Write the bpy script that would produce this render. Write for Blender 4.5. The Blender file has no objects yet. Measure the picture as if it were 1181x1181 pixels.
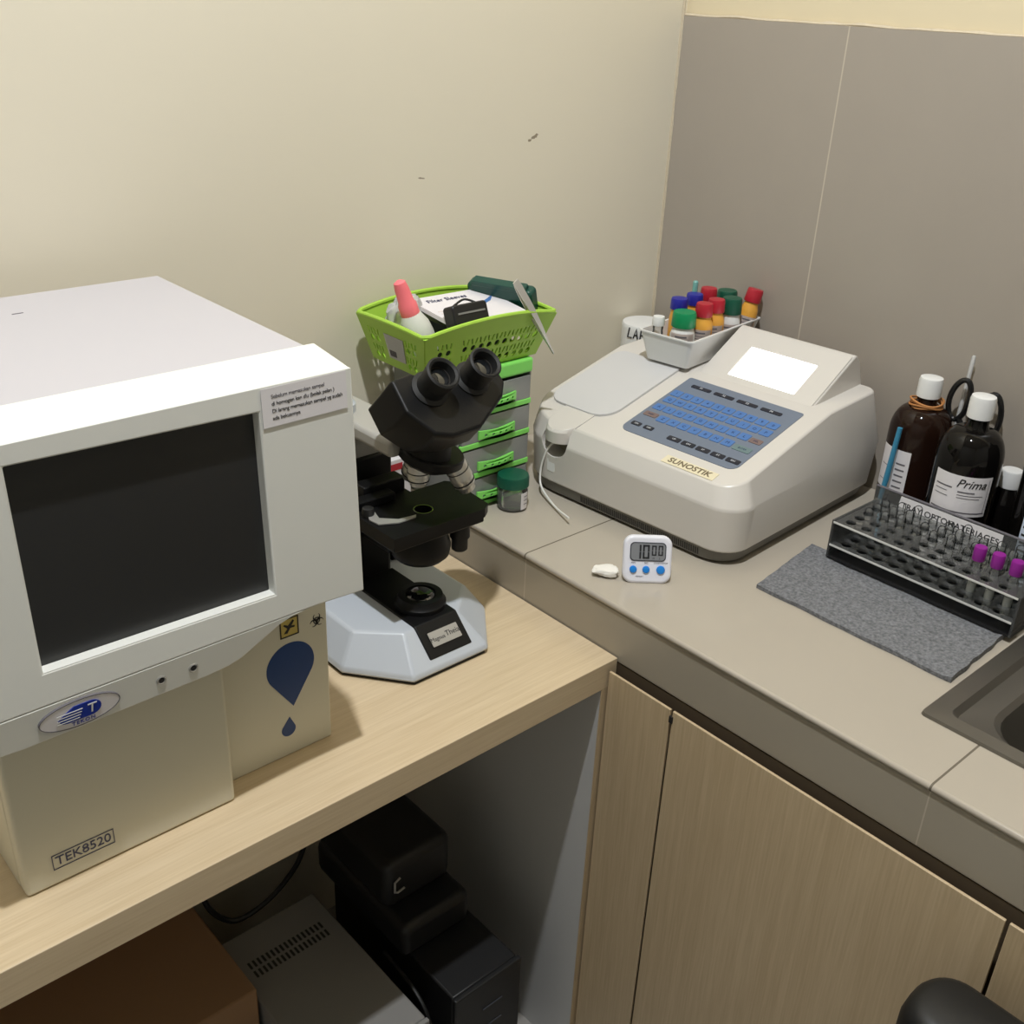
import bpy, bmesh, math, random
from mathutils import Vector, Matrix, Quaternion, noise
random.seed(7)
sc = bpy.context.scene
COL = sc.collection
PI = math.pi
R = math.radians

# ------------------------------------------------------------------ materials
def lin(c):
    c /= 255.0
    return c / 12.92 if c <= 0.04045 else ((c + 0.055) / 1.055) ** 2.4
def rgb(r, g, b): return (lin(r), lin(g), lin(b), 1.0)

def mat(name, col, rough=0.5, metal=0.0, spec=0.5, trans=0.0, alpha=1.0, coat=0.0, emit=None, estr=0.0, bump=None, var=None):
    m = bpy.data.materials.new(name); m.use_nodes = True
    nt = m.node_tree; b = nt.nodes['Principled BSDF']
    b.inputs['Base Color'].default_value = col
    b.inputs['Roughness'].default_value = rough
    b.inputs['Metallic'].default_value = metal
    b.inputs['Specular IOR Level'].default_value = spec
    b.inputs['Transmission Weight'].default_value = trans
    b.inputs['Alpha'].default_value = alpha
    b.inputs['Coat Weight'].default_value = coat
    if emit:
        b.inputs['Emission Color'].default_value = emit
        b.inputs['Emission Strength'].default_value = estr
    tc = nt.nodes.new('ShaderNodeTexCoord')
    if var:                       # gentle mottling of the colour itself: (scale, amount)
        n = nt.nodes.new('ShaderNodeTexNoise'); n.inputs['Scale'].default_value = var[0]; n.inputs['Detail'].default_value = 4
        nt.links.new(tc.outputs['Object'], n.inputs['Vector'])
        mx = nt.nodes.new('ShaderNodeMix'); mx.data_type = 'RGBA'
        a = var[1]
        mx.inputs['A'].default_value = tuple(max(0, c * (1 - a)) for c in col[:3]) + (1,)
        mx.inputs['B'].default_value = tuple(min(1, c * (1 + a)) for c in col[:3]) + (1,)
        nt.links.new(n.outputs['Fac'], mx.inputs['Factor'])
        nt.links.new(mx.outputs['Result'], b.inputs['Base Color'])
    if bump:                      # (scale, strength)
        n = nt.nodes.new('ShaderNodeTexNoise'); n.inputs['Scale'].default_value = bump[0]; n.inputs['Detail'].default_value = 3
        nt.links.new(tc.outputs['Object'], n.inputs['Vector'])
        bp = nt.nodes.new('ShaderNodeBump'); bp.inputs['Strength'].default_value = bump[1]; bp.inputs['Distance'].default_value = 0.001
        nt.links.new(n.outputs['Fac'], bp.inputs['Height']); nt.links.new(bp.outputs['Normal'], b.inputs['Normal'])
    return m

def thin_glass(name, col, body=0.1, rough=0.03, ior=1.45):
    """clear thin-walled glass or plastic: see-through film, a little tinted body, fresnel reflection"""
    m = bpy.data.materials.new(name); m.use_nodes = True
    nt = m.node_tree; nt.nodes.clear()
    out = nt.nodes.new('ShaderNodeOutputMaterial')
    tr = nt.nodes.new('ShaderNodeBsdfTransparent'); tr.inputs['Color'].default_value = col
    df = nt.nodes.new('ShaderNodeBsdfDiffuse'); df.inputs['Color'].default_value = col
    gl = nt.nodes.new('ShaderNodeBsdfGlossy'); gl.inputs['Roughness'].default_value = rough
    fr = nt.nodes.new('ShaderNodeFresnel'); fr.inputs['IOR'].default_value = ior
    m1 = nt.nodes.new('ShaderNodeMixShader'); m1.inputs[0].default_value = body
    m2 = nt.nodes.new('ShaderNodeMixShader')
    nt.links.new(tr.outputs[0], m1.inputs[1]); nt.links.new(df.outputs[0], m1.inputs[2])
    nt.links.new(fr.outputs[0], m2.inputs[0]); nt.links.new(m1.outputs[0], m2.inputs[1]); nt.links.new(gl.outputs[0], m2.inputs[2])
    nt.links.new(m2.outputs[0], out.inputs[0])
    return m

def wood(name, axis, c1, c2):
    """pale oak laminate, fine grain running along `axis` (0 x, 2 z)"""
    m = bpy.data.materials.new(name); m.use_nodes = True
    nt = m.node_tree; b = nt.nodes['Principled BSDF']; b.inputs['Roughness'].default_value = 0.42
    tc = nt.nodes.new('ShaderNodeTexCoord')
    def layer(scale, sq, detail):
        mp = nt.nodes.new('ShaderNodeMapping')
        s = [scale, scale, scale]; s[axis] = scale * sq
        mp.inputs['Scale'].default_value = s
        n = nt.nodes.new('ShaderNodeTexNoise'); n.inputs['Scale'].default_value = 1.0; n.inputs['Detail'].default_value = detail
        n.inputs['Distortion'].default_value = 0.25
        nt.links.new(tc.outputs['Object'], mp.inputs['Vector']); nt.links.new(mp.outputs['Vector'], n.inputs['Vector'])
        return n.outputs['Fac']
    a = layer(420, 0.035, 2); c = layer(120, 0.03, 3)
    ad = nt.nodes.new('ShaderNodeMath'); ad.operation = 'ADD'
    nt.links.new(a, ad.inputs[0]); nt.links.new(c, ad.inputs[1])
    rp = nt.nodes.new('ShaderNodeValToRGB')
    rp.color_ramp.elements[0].position = 0.36; rp.color_ramp.elements[0].color = c1
    rp.color_ramp.elements[1].position = 0.64; rp.color_ramp.elements[1].color = c2
    hf = nt.nodes.new('ShaderNodeMath'); hf.operation = 'MULTIPLY'; hf.inputs[1].default_value = 0.5
    nt.links.new(ad.outputs[0], hf.inputs[0]); nt.links.new(hf.outputs[0], rp.inputs[0])
    nt.links.new(rp.outputs[0], b.inputs['Base Color'])
    return m

def tile_mat(name, col, grout, axis, lines, rough=0.22, width=0.0016):
    """glazed grey tile with grout lines across `axis` at the given world coordinates"""
    m = mat(name, col, rough, var=(9, 0.035))
    nt = m.node_tree; b = nt.nodes['Principled BSDF']
    geo = nt.nodes.new('ShaderNodeNewGeometry'); sp = nt.nodes.new('ShaderNodeSeparateXYZ')
    nt.links.new(geo.outputs['Position'], sp.inputs[0])
    prev = None
    nz = nt.nodes.new('ShaderNodeTexNoise'); nz.inputs['Scale'].default_value = 60
    nt.links.new(geo.outputs['Position'], nz.inputs['Vector'])
    for L in lines:
        s = nt.nodes.new('ShaderNodeMath'); s.operation = 'SUBTRACT'; s.inputs[1].default_value = L
        nt.links.new(sp.outputs[axis], s.inputs[0])
        a = nt.nodes.new('ShaderNodeMath'); a.operation = 'ABSOLUTE'; nt.links.new(s.outputs[0], a.inputs[0])
        lt = nt.nodes.new('ShaderNodeMath'); lt.operation = 'LESS_THAN'; lt.inputs[1].default_value = width / 2
        nt.links.new(a.outputs[0], lt.inputs[0])
        if prev is None: prev = lt.outputs[0]
        else:
            mx = nt.nodes.new('ShaderNodeMath'); mx.operation = 'MAXIMUM'
            nt.links.new(prev, mx.inputs[0]); nt.links.new(lt.outputs[0], mx.inputs[1]); prev = mx.outputs[0]
    base = b.inputs['Base Color'].links[0].from_socket
    mix = nt.nodes.new('ShaderNodeMix'); mix.data_type = 'RGBA'
    nt.links.new(prev, mix.inputs['Factor']); nt.links.new(base, mix.inputs['A']); mix.inputs['B'].default_value = grout
    nt.links.new(mix.outputs['Result'], b.inputs['Base Color'])
    return m

def wall_paint(name, col, marks=()):
    """cream wall paint, slightly uneven, with the few dark scuffs it has (x, z, half length, half height, angle)"""
    m = mat(name, col, 0.55, bump=(55, 0.12), var=(2.2, 0.03))
    nt = m.node_tree; b = nt.nodes['Principled BSDF']
    geo = nt.nodes.new('ShaderNodeNewGeometry'); acc = None
    for (x, z, a, h, ang) in marks:
        mp = nt.nodes.new('ShaderNodeMapping'); mp.vector_type = 'TEXTURE'
        mp.inputs['Location'].default_value = (x, 0, z); mp.inputs['Rotation'].default_value = (0, ang, 0)
        mp.inputs['Scale'].default_value = (a, 1, h)
        nt.links.new(geo.outputs['Position'], mp.inputs['Vector'])
        ln = nt.nodes.new('ShaderNodeVectorMath'); ln.operation = 'LENGTH'; nt.links.new(mp.outputs[0], ln.inputs[0])
        n = nt.nodes.new('ShaderNodeTexNoise'); n.inputs['Scale'].default_value = 220
        nt.links.new(geo.outputs['Position'], n.inputs['Vector'])
        ad = nt.nodes.new('ShaderNodeMath'); ad.operation = 'MULTIPLY_ADD'; ad.inputs[1].default_value = 1.5
        nt.links.new(n.outputs['Fac'], ad.inputs[0]); nt.links.new(ln.outputs['Value'], ad.inputs[2])
        lt = nt.nodes.new('ShaderNodeMath'); lt.operation = 'LESS_THAN'; lt.inputs[1].default_value = 1.45
        nt.links.new(ad.outputs[0], lt.inputs[0])
        if acc is None: acc = lt.outputs[0]
        else:
            mx = nt.nodes.new('ShaderNodeMath'); mx.operation = 'MAXIMUM'
            nt.links.new(acc, mx.inputs[0]); nt.links.new(lt.outputs[0], mx.inputs[1]); acc = mx.outputs[0]
    if acc is not None:
        base = b.inputs['Base Color'].links[0].from_socket
        mix = nt.nodes.new('ShaderNodeMix'); mix.data_type = 'RGBA'
        nt.links.new(acc, mix.inputs['Factor']); nt.links.new(base, mix.inputs['A']); mix.inputs['B'].default_value = rgb(150, 138, 118)
        nt.links.new(mix.outputs['Result'], b.inputs['Base Color'])
    return m

GR = [-0.3136 - 0.6 * k for k in range(4)]
M = dict(
    cream=wall_paint('cream_paint', rgb(230, 222, 202), [(-0.3134, 1.3120, .010, .0035, R(-20)), (-0.324, 1.3070, .004, .0025, 0), (-0.527, 1.2672, .010, .0014, R(8))]),
    cream2=wall_paint('cream_paint_other_walls', rgb(226, 212, 180)),
    ceiling=mat('ceiling_white', rgb(214, 212, 208), .7),
    dim=mat('grey_green_paint', rgb(176, 176, 172), .6),
    floor=mat('floor_tile', rgb(158, 154, 148), .3, var=(5, .05)),
    wtile=tile_mat('grey_wall_tile', rgb(165, 156, 145), rgb(196, 186, 170), 1, [-0.310], .32, .0022),
    ctile=tile_mat('grey_counter_tile', rgb(180, 171, 157), rgb(112, 104, 92), 1, GR, .2, .0024),
    ftile=tile_mat('grey_counter_face_tile', rgb(166, 157, 141), rgb(190, 180, 164), 1, GR, .3, .0016),
    grout=mat('grout', rgb(205, 192, 168), .8, bump=(300, .6), var=(150, .12)),
    gap=mat('shaded_brown_board', rgb(84, 70, 52), .8),  # cabinet board, dark brown carries the shade of the gap above the doors
    concrete=mat('concrete', rgb(120, 112, 100), .9),
    woodx=wood('oak_laminate_along', 0, rgb(206, 184, 150), rgb(218, 198, 166)),
    woodz_shaded=wood('oak_laminate_upright_shaded', 2, rgb(192, 169, 134), rgb(206, 184, 150)),  # same laminate as the desktop, toned down for shade on upright faces
    panelwhite=mat('white_melamine', rgb(205, 204, 202), .45),
    dark=mat('dark_gap', rgb(30, 26, 22), .8),
    tekcover=mat('pale_grey_paint', rgb(190, 187, 192), .45, bump=(900, .05)),
    tek=mat('off_white_plastic', rgb(226, 226, 220), .45, bump=(1200, .05)),
    tekbody=mat('beige_paint', rgb(212, 208, 190), .5, bump=(1200, .05)),
    scr=mat('dark_screen', rgb(42, 42, 42), .35),
    blue=mat('blue_print', rgb(26, 62, 118), .4),
    logoblue=mat('logo_blue', rgb(22, 52, 160), .4),
    navy=mat('navy_print', rgb(62, 66, 98), .5),
    blacki=mat('black_ink', rgb(32, 32, 34), .6),
    greyi=mat('grey_ink', rgb(105, 102, 108), .6),
    yellow=mat('yellow_sticker', rgb(196, 176, 96), .5),
    chrome=mat('chrome', rgb(200, 200, 200), .18, 1.0),
    steel=mat('brushed_steel', rgb(222, 220, 214), .32, .65, bump=(400, .05)),
    sinksteel=mat('sink_steel', rgb(132, 128, 121), .36, .85, bump=(300, .06)),
    paper=mat('white_paper', rgb(226, 222, 224), .7),
    micw=mat('white_enamel', rgb(190, 196, 204), .3),
    micb=mat('black_enamel', rgb(14, 14, 15), .45, spec=.28, bump=(700, .1)),
    micg=mat('grey_enamel', rgb(172, 170, 164), .4),
    rubber=mat('black_rubber', rgb(20, 20, 20), .6),
    lens=mat('lens_glass', rgb(24, 26, 28), .06, spec=.8, coat=.6),
    plate=mat('silver_plate', rgb(176, 174, 170), .4, .4),
    green=mat('lime_plastic', rgb(168, 210, 76), .4, spec=.4),
    green2=mat('bright_green_plastic', rgb(136, 226, 104), .4),
    clearp=thin_glass('cloudy_plastic', (.60, .61, .59, 1), .45, .12, 1.4),
    dkgreen=mat('dark_green_plastic', rgb(14, 82, 62), .38),
    midgreen=mat('green_cap', rgb(10, 138, 84), .35),
    bottlegreen=mat('bottle_green_plastic', rgb(22, 72, 62), .35),
    glass=thin_glass('clear_glass', (.95, .96, .955, 1), .10),
    tubeglass=thin_glass('tube_glass', (.985, .99, .985, 1), .02, .03, 1.22),
    acryl=thin_glass('shade_tinted_acrylic', (.66, .67, .66, 1), .10, .04),  # clear acrylic, grey tint puts the shade inside the rack into the plates
    acryledge=mat('acrylic_edge', rgb(214, 214, 210), .15, spec=.8),
    anal=mat('ivory_plastic', rgb(212, 207, 200), .3, spec=.45, bump=(900, .03)),
    anlid=mat('white_plastic_lid', rgb(205, 204, 204), .35),
    anbase=mat('dark_grey_base', rgb(104, 101, 94), .55),
    andark=mat('vent_dark', rgb(40, 38, 36), .7),
    anrec=mat('beige_recess', rgb(150, 142, 122), .6),
    keypad=mat('slate_membrane', rgb(112, 122, 138), .42),
    keyblue=mat('blue_key', rgb(76, 118, 178), .4),
    keyblack=mat('black_key', rgb(28, 32, 46), .4),
    keybrown=mat('brown_key', rgb(120, 100, 96), .45),
    keygrey=mat('grey_green_key', rgb(104, 126, 128), .45),
    inkblue=mat('legend_ink', rgb(30, 48, 92), .5),
    inkwhite=mat('white_ink', rgb(220, 224, 230), .5),
    lcdon=mat('lit_display', rgb(250, 250, 252), .4, emit=(1, 1, 1, 1), estr=1.6),
    badge=mat('cream_badge', rgb(226, 216, 186), .35),
    badgeink=mat('badge_ink', rgb(108, 96, 72), .4),
    white=mat('white_plastic', rgb(230, 230, 228), .35),
    tray=mat('white_tray_plastic', rgb(222, 222, 220), .35),
    orange=mat('orange_bottle', rgb(226, 164, 66), .32),
    red=mat('red_cap', rgb(178, 34, 50), .35),
    bluecap=mat('blue_cap', rgb(38, 40, 150), .35),
    teal=mat('teal_plastic', rgb(120, 176, 168), .35),
    label=mat('pale_label', rgb(226, 214, 208), .6),
    timerw=mat('timer_white', rgb(232, 232, 240), .3),
    lcd=mat('grey_lcd', rgb(132, 134, 138), .2),
    lcdframe=mat('lcd_frame', rgb(62, 64, 70), .3),
    btnblue=mat('blue_button', rgb(30, 132, 220), .3),
    tissue=mat('white_tissue', rgb(238, 234, 226), .9),
    amber=mat('amber_glass', rgb(34, 20, 14), .05, spec=.28),
    blackglass=mat('dark_glass', rgb(15, 13, 12), .05, spec=.28),
    band=mat('tan_rubber', rgb(186, 126, 72), .6),
    blacklabel=mat('pale_blue_label', rgb(206, 216, 236), .5),
    scissor=mat('black_handle', rgb(20, 20, 21), .3),
    bluestrip=mat('blue_plastic', rgb(60, 136, 170), .35),
    purple=mat('purple_cap', rgb(140, 30, 140), .4),
    mat_=mat('grey_terry', rgb(92, 93, 96), .95, bump=(420, 1.0), var=(280, 2.2)),
    pink=mat('coral_cap', rgb(255, 126, 134), .4),
    milky=mat('milky_plastic', rgb(222, 222, 214), .4),
    film=thin_glass('clear_film', (.94, .94, .93, 1), .5, .12),
    card=mat('cardboard', rgb(150, 116, 84), .85, bump=(120, .15)),
    pcgrey=mat('light_grey_case', rgb(132, 130, 127), .5),
    pcblack=mat('black_case', rgb(26, 26, 27), .45),
    cable=mat('black_cable', rgb(16, 16, 16), .5),
    tube=mat('silicone_tube', rgb(232, 230, 224), .3),
    vinyl=mat('black_vinyl', rgb(22, 22, 23), .5, bump=(200, .1)),
    bulb=mat('lamp_glass', rgb(250, 248, 240), .4),
)

# ------------------------------------------------------------------ builders
WM = {}                                     # world matrix of every Empty
def thing(name, label, cat, loc=(0, 0, 0), rotz=0.0, group=None, kind=None):
    o = bpy.data.objects.new(name, None); COL.objects.link(o)
    o.empty_display_size = .03
    m = Matrix.Translation(Vector(loc)) @ Matrix.Rotation(rotz, 4, 'Z')
    o.matrix_world = m; WM[o.name] = m
    tag(o, label, cat, group, kind)
    return o
def tag(o, label=None, cat=None, group=None, kind=None):
    if label: o['label'] = label
    if cat: o['category'] = cat
    if group: o['group'] = group
    if kind: o['kind'] = kind
    return o
def world_of(o):
    m = WM.get(o.name)
    return m if m is not None else Matrix.Identity(4)

def obj(name, bm, material, parent=None, bevel=0.0, seg=2, smooth=35, label=None):
    """link a bmesh given in WORLD coordinates as one mesh object; origin at its parent's frame or at its own base"""
    bmesh.ops.recalc_face_normals(bm, faces=bm.faces[:])
    if parent is not None:
        root = parent
        mw = world_of(parent)
    else:
        xs = [v.co for v in bm.verts]
        c = Vector(((min(v.x for v in xs) + max(v.x for v in xs)) / 2, (min(v.y for v in xs) + max(v.y for v in xs)) / 2, min(v.z for v in xs)))
        mw = Matrix.Translation(c)
    bm.transform(mw.inverted())
    me = bpy.data.meshes.new(name); bm.to_mesh(me); bm.free()
    me.materials.append(material)
    if smooth:
        for p in me.polygons: p.use_smooth = True
        me.set_sharp_from_angle(angle=R(smooth))
    o = bpy.data.objects.new(name, me); COL.objects.link(o)
    if parent is not None: o.parent = parent; WM[o.name] = mw
    else: o.matrix_world = mw; WM[o.name] = mw
    if bevel > 0:
        b = o.modifiers.new('bevel', 'BEVEL'); b.width = bevel; b.segments = seg; b.limit_method = 'ANGLE'; b.angle_limit = R(28)
        wn = o.modifiers.new('normals', 'WEIGHTED_NORMAL'); wn.keep_sharp = True; wn.weight = 80
    if label: o['label'] = label
    return o

def struct(name, bm, m, **k):
    o = obj(name, bm, m, **k); o['kind'] = 'structure'; return o

def BM(): return bmesh.new()
def box(bm, lo, hi, mtx=None):
    x0, y0, z0 = lo; x1, y1, z1 = hi
    vs = [bm.verts.new(p) for p in ((x0,y0,z0),(x1,y0,z0),(x1,y1,z0),(x0,y1,z0),(x0,y0,z1),(x1,y0,z1),(x1,y1,z1),(x0,y1,z1))]
    if mtx is not None:
        for v in vs: v.co = mtx @ v.co
    for f in ((0,3,2,1),(4,5,6,7),(0,1,5,4),(1,2,6,5),(2,3,7,6),(3,0,4,7)): bm.faces.new([vs[i] for i in f])
    return bm
def prism(bm, pts, w0, w1, f):
    """extrude the 2-D outline pts between w0 and w1; f(a, b, w) -> world point"""
    A = [bm.verts.new(f(a, b, w0)) for a, b in pts]; B = [bm.verts.new(f(a, b, w1)) for a, b in pts]
    n = len(pts)
    bm.faces.new(A[::-1]); bm.faces.new(B)
    for i in range(n): bm.faces.new((A[i], A[(i+1) % n], B[(i+1) % n], B[i]))
    return bm
def loft(bm, rings, cap0=True, cap1=True, closed=False):
    V = [[bm.verts.new(p) for p in r] for r in rings]; n = len(V[0])
    m = len(V)
    for k in range(m if closed else m - 1):
        a, b = V[k], V[(k + 1) % m]
        for i in range(n): bm.faces.new((a[i], a[(i+1) % n], b[(i+1) % n], b[i]))
    if not closed:
        if cap0: bm.faces.new(V[0][::-1])
        if cap1: bm.faces.new(V[-1])
    return V
def frame(axis):
    a = Vector(axis).normalized(); t = Vector((0, 0, 1)) if abs(a.z) < .9 else Vector((1, 0, 0))
    u = t.cross(a).normalized(); v = a.cross(u)
    return u, v, a
def lathe(bm, prof, c=(0, 0, 0), axis=(0, 0, 1), n=32):
    """revolve (radius, height) pairs about `axis` through c; ends with r>0 are capped"""
    u, v, a = frame(axis); c = Vector(c)
    rings = []
    for r, h in prof:
        r = max(r, 1e-5)
        rings.append([c + a * h + (u * math.cos(2*PI*i/n) + v * math.sin(2*PI*i/n)) * r for i in range(n)])
    loft(bm, rings)
    return bm
def tube(bm, path, r, n=10, closed=False):
    P = [Vector(p) for p in path]; rings = []
    m = len(P)
    up = None
    for i, p in enumerate(P):
        if closed: t = P[(i+1) % m] - P[i-1]
        else: t = P[min(i+1, m-1)] - P[max(i-1, 0)]
        t.normalize()
        if up is None:
            u, v, _ = frame(t)
        else:
            u = (up - t * up.dot(t)).normalized(); v = t.cross(u)
        up = u
        rr = r[i] if isinstance(r, (list, tuple)) else r
        rings.append([p + (u * math.cos(2*PI*k/n) + v * math.sin(2*PI*k/n)) * rr for k in range(n)])
    loft(bm, rings, closed=closed)
    return bm
def smooth_path(pts, n=8):
    P = [Vector(p) for p in pts]; P = [P[0] * 2 - P[1]] + P + [P[-1] * 2 - P[-2]]; out = []
    for i in range(1, len(P) - 2):
        for k in range(n):
            t = k / n; a, b, c, d = P[i-1], P[i], P[i+1], P[i+2]
            out.append(.5 * ((2*b) + (c - a) * t + (2*a - 5*b + 4*c - d) * t*t + (3*b - a - 3*c + d) * t**3))
    out.append(P[-2]); return out
def rrect(x0, x1, y0, y1, r, n=6):
    """rounded rectangle outline, counter-clockwise; r a number or radii for (x1y0, x1y1, x0y1, x0y0)"""
    if not isinstance(r, (list, tuple)): r = [r] * 4
    pts = []
    for (cx, cy, a0, rr) in ((x1 - r[0], y0 + r[0], -90, r[0]), (x1 - r[1], y1 - r[1], 0, r[1]), (x0 + r[2], y1 - r[2], 90, r[2]), (x0 + r[3], y0 + r[3], 180, r[3])):
        for k in range(n + 1):
            a = R(a0 + 90 * k / n); pts.append((cx + rr * math.cos(a), cy + rr * math.sin(a)))
    return pts
def circle(cx, cy, r, n=14, ry=None, a0=0):
    ry = r if ry is None else ry
    return [(cx + r * math.cos(2*PI*k/n + a0), cy + ry * math.sin(2*PI*k/n + a0)) for k in range(n)]
def tmp_mesh(curve, name='t'):
    o = bpy.data.objects.new(name, curve); COL.objects.link(o)
    dg = bpy.context.evaluated_depsgraph_get(); dg.update()
    me = bpy.data.meshes.new_from_object(o.evaluated_get(dg))
    bpy.data.objects.remove(o); bpy.data.curves.remove(curve)
    bm = bmesh.new(); bm.from_mesh(me); bpy.data.meshes.remove(me)
    bmesh.ops.remove_doubles(bm, verts=bm.verts[:], dist=1e-6)
    return bm
def sheet(outline, holes, thick, f=None):
    """flat sheet with holes, thickness centred on w=0; f(a,b,w) maps to world"""
    cu = bpy.data.curves.new('sheet', 'CURVE'); cu.dimensions = '2D'; cu.fill_mode = 'BOTH'; cu.extrude = thick / 2
    for poly in [outline] + list(holes):
        s = cu.splines.new('POLY'); s.points.add(len(poly) - 1); s.use_cyclic_u = True
        for p, (a, b) in zip(s.points, poly): p.co = (a, b, 0, 1)
    bm = tmp_mesh(cu)
    if f:
        for v in bm.verts: v.co = Vector(f(v.co.x, v.co.y, v.co.z))
    return bm
def words(s, size, f, thick=.0004, align='CENTER', space=1.0, shear=0.0, bold=0.0):
    """lettering as a thin mesh; f(a,b,w) maps text space to world"""
    cu = bpy.data.curves.new('words', 'FONT'); cu.body = s; cu.size = size; cu.align_x = align; cu.align_y = 'CENTER'
    cu.extrude = thick / 2; cu.space_character = space; cu.shear = shear; cu.offset = bold; cu.resolution_u = 3
    bm = tmp_mesh(cu)
    for v in bm.verts: v.co = Vector(f(v.co.x, v.co.y, v.co.z))
    return bm
def join(*bms):
    out = bms[0]
    for b in bms[1:]:
        me = bpy.data.meshes.new('j'); b.to_mesh(me); b.free(); out.from_mesh(me); bpy.data.meshes.remove(me)
    return out
def plane_map(o, ax, ay):
    o = Vector(o); ax = Vector(ax).normalized(); ay = Vector(ay).normalized(); n = ax.cross(ay).normalized()
    return lambda a, b, w=0: o + ax * a + ay * b + n * w

# ------------------------------------------------------------------ camera and light
cam = bpy.data.objects.new('camera', bpy.data.cameras.new('camera')); COL.objects.link(cam); sc.camera = cam
yaw, pit, rol = .7448, -.4606, .0447
fw = Vector((math.cos(pit) * math.sin(yaw), math.cos(pit) * math.cos(yaw), math.sin(pit)))
rt = fw.cross(Vector((0, 0, 1))).normalized(); up = rt.cross(fw)
r2 = rt * math.cos(rol) + up * math.sin(rol); u2 = up * math.cos(rol) - rt * math.sin(rol)
cam.matrix_world = Matrix(((r2.x, u2.x, -fw.x, -1.4654), (r2.y, u2.y, -fw.y, -1.2360), (r2.z, u2.z, -fw.z, 1.5172), (0, 0, 0, 1)))
cam.data.sensor_width = 36; cam.data.lens = 36 * 1227.09 / 1181; cam.data.clip_start = .02

HC = 3.1
LX, LY = -1.15, -.84
ld = bpy.data.lights.new('ceiling_lamp_light', 'SPOT'); ld.energy = 147; ld.color = (.94, .972, 1.0); ld.shadow_soft_size = .03
ld.spot_size = R(172); ld.spot_blend = .15
lo = bpy.data.objects.new('ceiling_lamp_light', ld); COL.objects.link(lo); lo.location = (LX, LY, HC - .09)
w = bpy.data.worlds.new('world'); sc.world = w; w.use_nodes = True
w.node_tree.nodes['Background'].inputs[0].default_value = (1, .97, .92, 1); w.node_tree.nodes['Background'].inputs[1].default_value = .0
t = thing('ceiling_lamp', 'round white ceiling lamp above the desk', 'lamp', (LX, LY, HC))
obj('lamp_base', lathe(BM(), [(.05, 0), (.05, -.025), (.03, -.04), (.022, -.075)], (LX, LY, HC)), M['white'], t)

# ------------------------------------------------------------------ setting
X0, Y0 = -3.2, -3.2
struct('floor', box(BM(), (X0, Y0, -.05), (.1, .1, 0)), M['floor'])
struct('ceiling', box(BM(), (X0, Y0, HC), (.1, .1, HC + .05)), M['ceiling'])
struct('wall_back', box(BM(), (X0, 0, 0), (.1, .1, HC)), M['cream'])
struct('wall_right', box(BM(), (.009, Y0, 0), (.1, 0, HC)), M['cream2'])
struct('wall_left', box(BM(), (X0 - .1, Y0, 0), (X0, .1, HC)), M['dim'])
struct('wall_front', box(BM(), (X0 - .1, Y0 - .1, 0), (.1, Y0, HC)), M['dim'])
ZT = 1.482
struct('trim_1', box(BM(), (0, Y0, .6), (.009, -.001, ZT)), M['wtile'])
bm = BM()                                   # rough plaster bead along the tile's top edge and down the corner
tube(bm, [(.004 + .0015 * noise.noise((0, y * 9, 3)), y, ZT + .001 + .0022 * noise.noise((1, y * 14, 0))) for y in [-.002 - .01 * k for k in range(140)]],
     [max(.0012, .0028 + .003 * noise.noise((4, k * .35, 1))) for k in range(140)], 6)
struct('trim_2', bm, M['grout'])
bm = BM()
tube(bm, [(-.0005, -.0015, .83 + .012 * k) for k in range(142)], [max(.001, .0026 + .0022 * noise.noise((9, k * .22, 1))) for k in range(142)], 6)
struct('trim_3', bm, M['grout'])

# ------------------------------------------------------------------ tiled worktop with sink cut-out, and the cabinets under it
ZC = .823
ct = thing('countertop', 'grey tiled worktop running along the grey tiled wall', 'worktop', (-.29, -1.0, .742))
SX0, SX1, SY0, SY1 = -.478, -.045, -1.33, -.855       # cut-out for the sink
bm = sheet([(-.583, -2.2), (-.0005, -2.2), (-.0005, -.0005), (-.583, -.0005)], [[(SX0, SY0), (SX1, SY0), (SX1, SY1), (SX0, SY1)]], .009, lambda a, b, w: (a, b, ZC - .0045 + w))
obj('tile_top', bm, M['ctile'], ct, bevel=.0022)
bm = BM(); lathe(bm, [(.0045, -2.2), (.0045, -.0005)], (-.5832, 0, ZC - .0046), (0, 1, 0), 16)
obj('nosing', bm, M['ctile'], ct)
obj('front_face', box(BM(), (-.585, -2.2, .742), (-.577, -.0005, ZC - .0095)), M['ftile'], ct, bevel=.0015)
bm = sheet([(-.577, -2.2), (-.0005, -2.2), (-.0005, -.0005), (-.577, -.0005)], [[(SX0, SY0), (SX1, SY0), (SX1, SY1), (SX0, SY1)]], .07, lambda a, b, w: (a, b, .778 + w))
obj('slab', bm, M['concrete'], ct)

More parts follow.
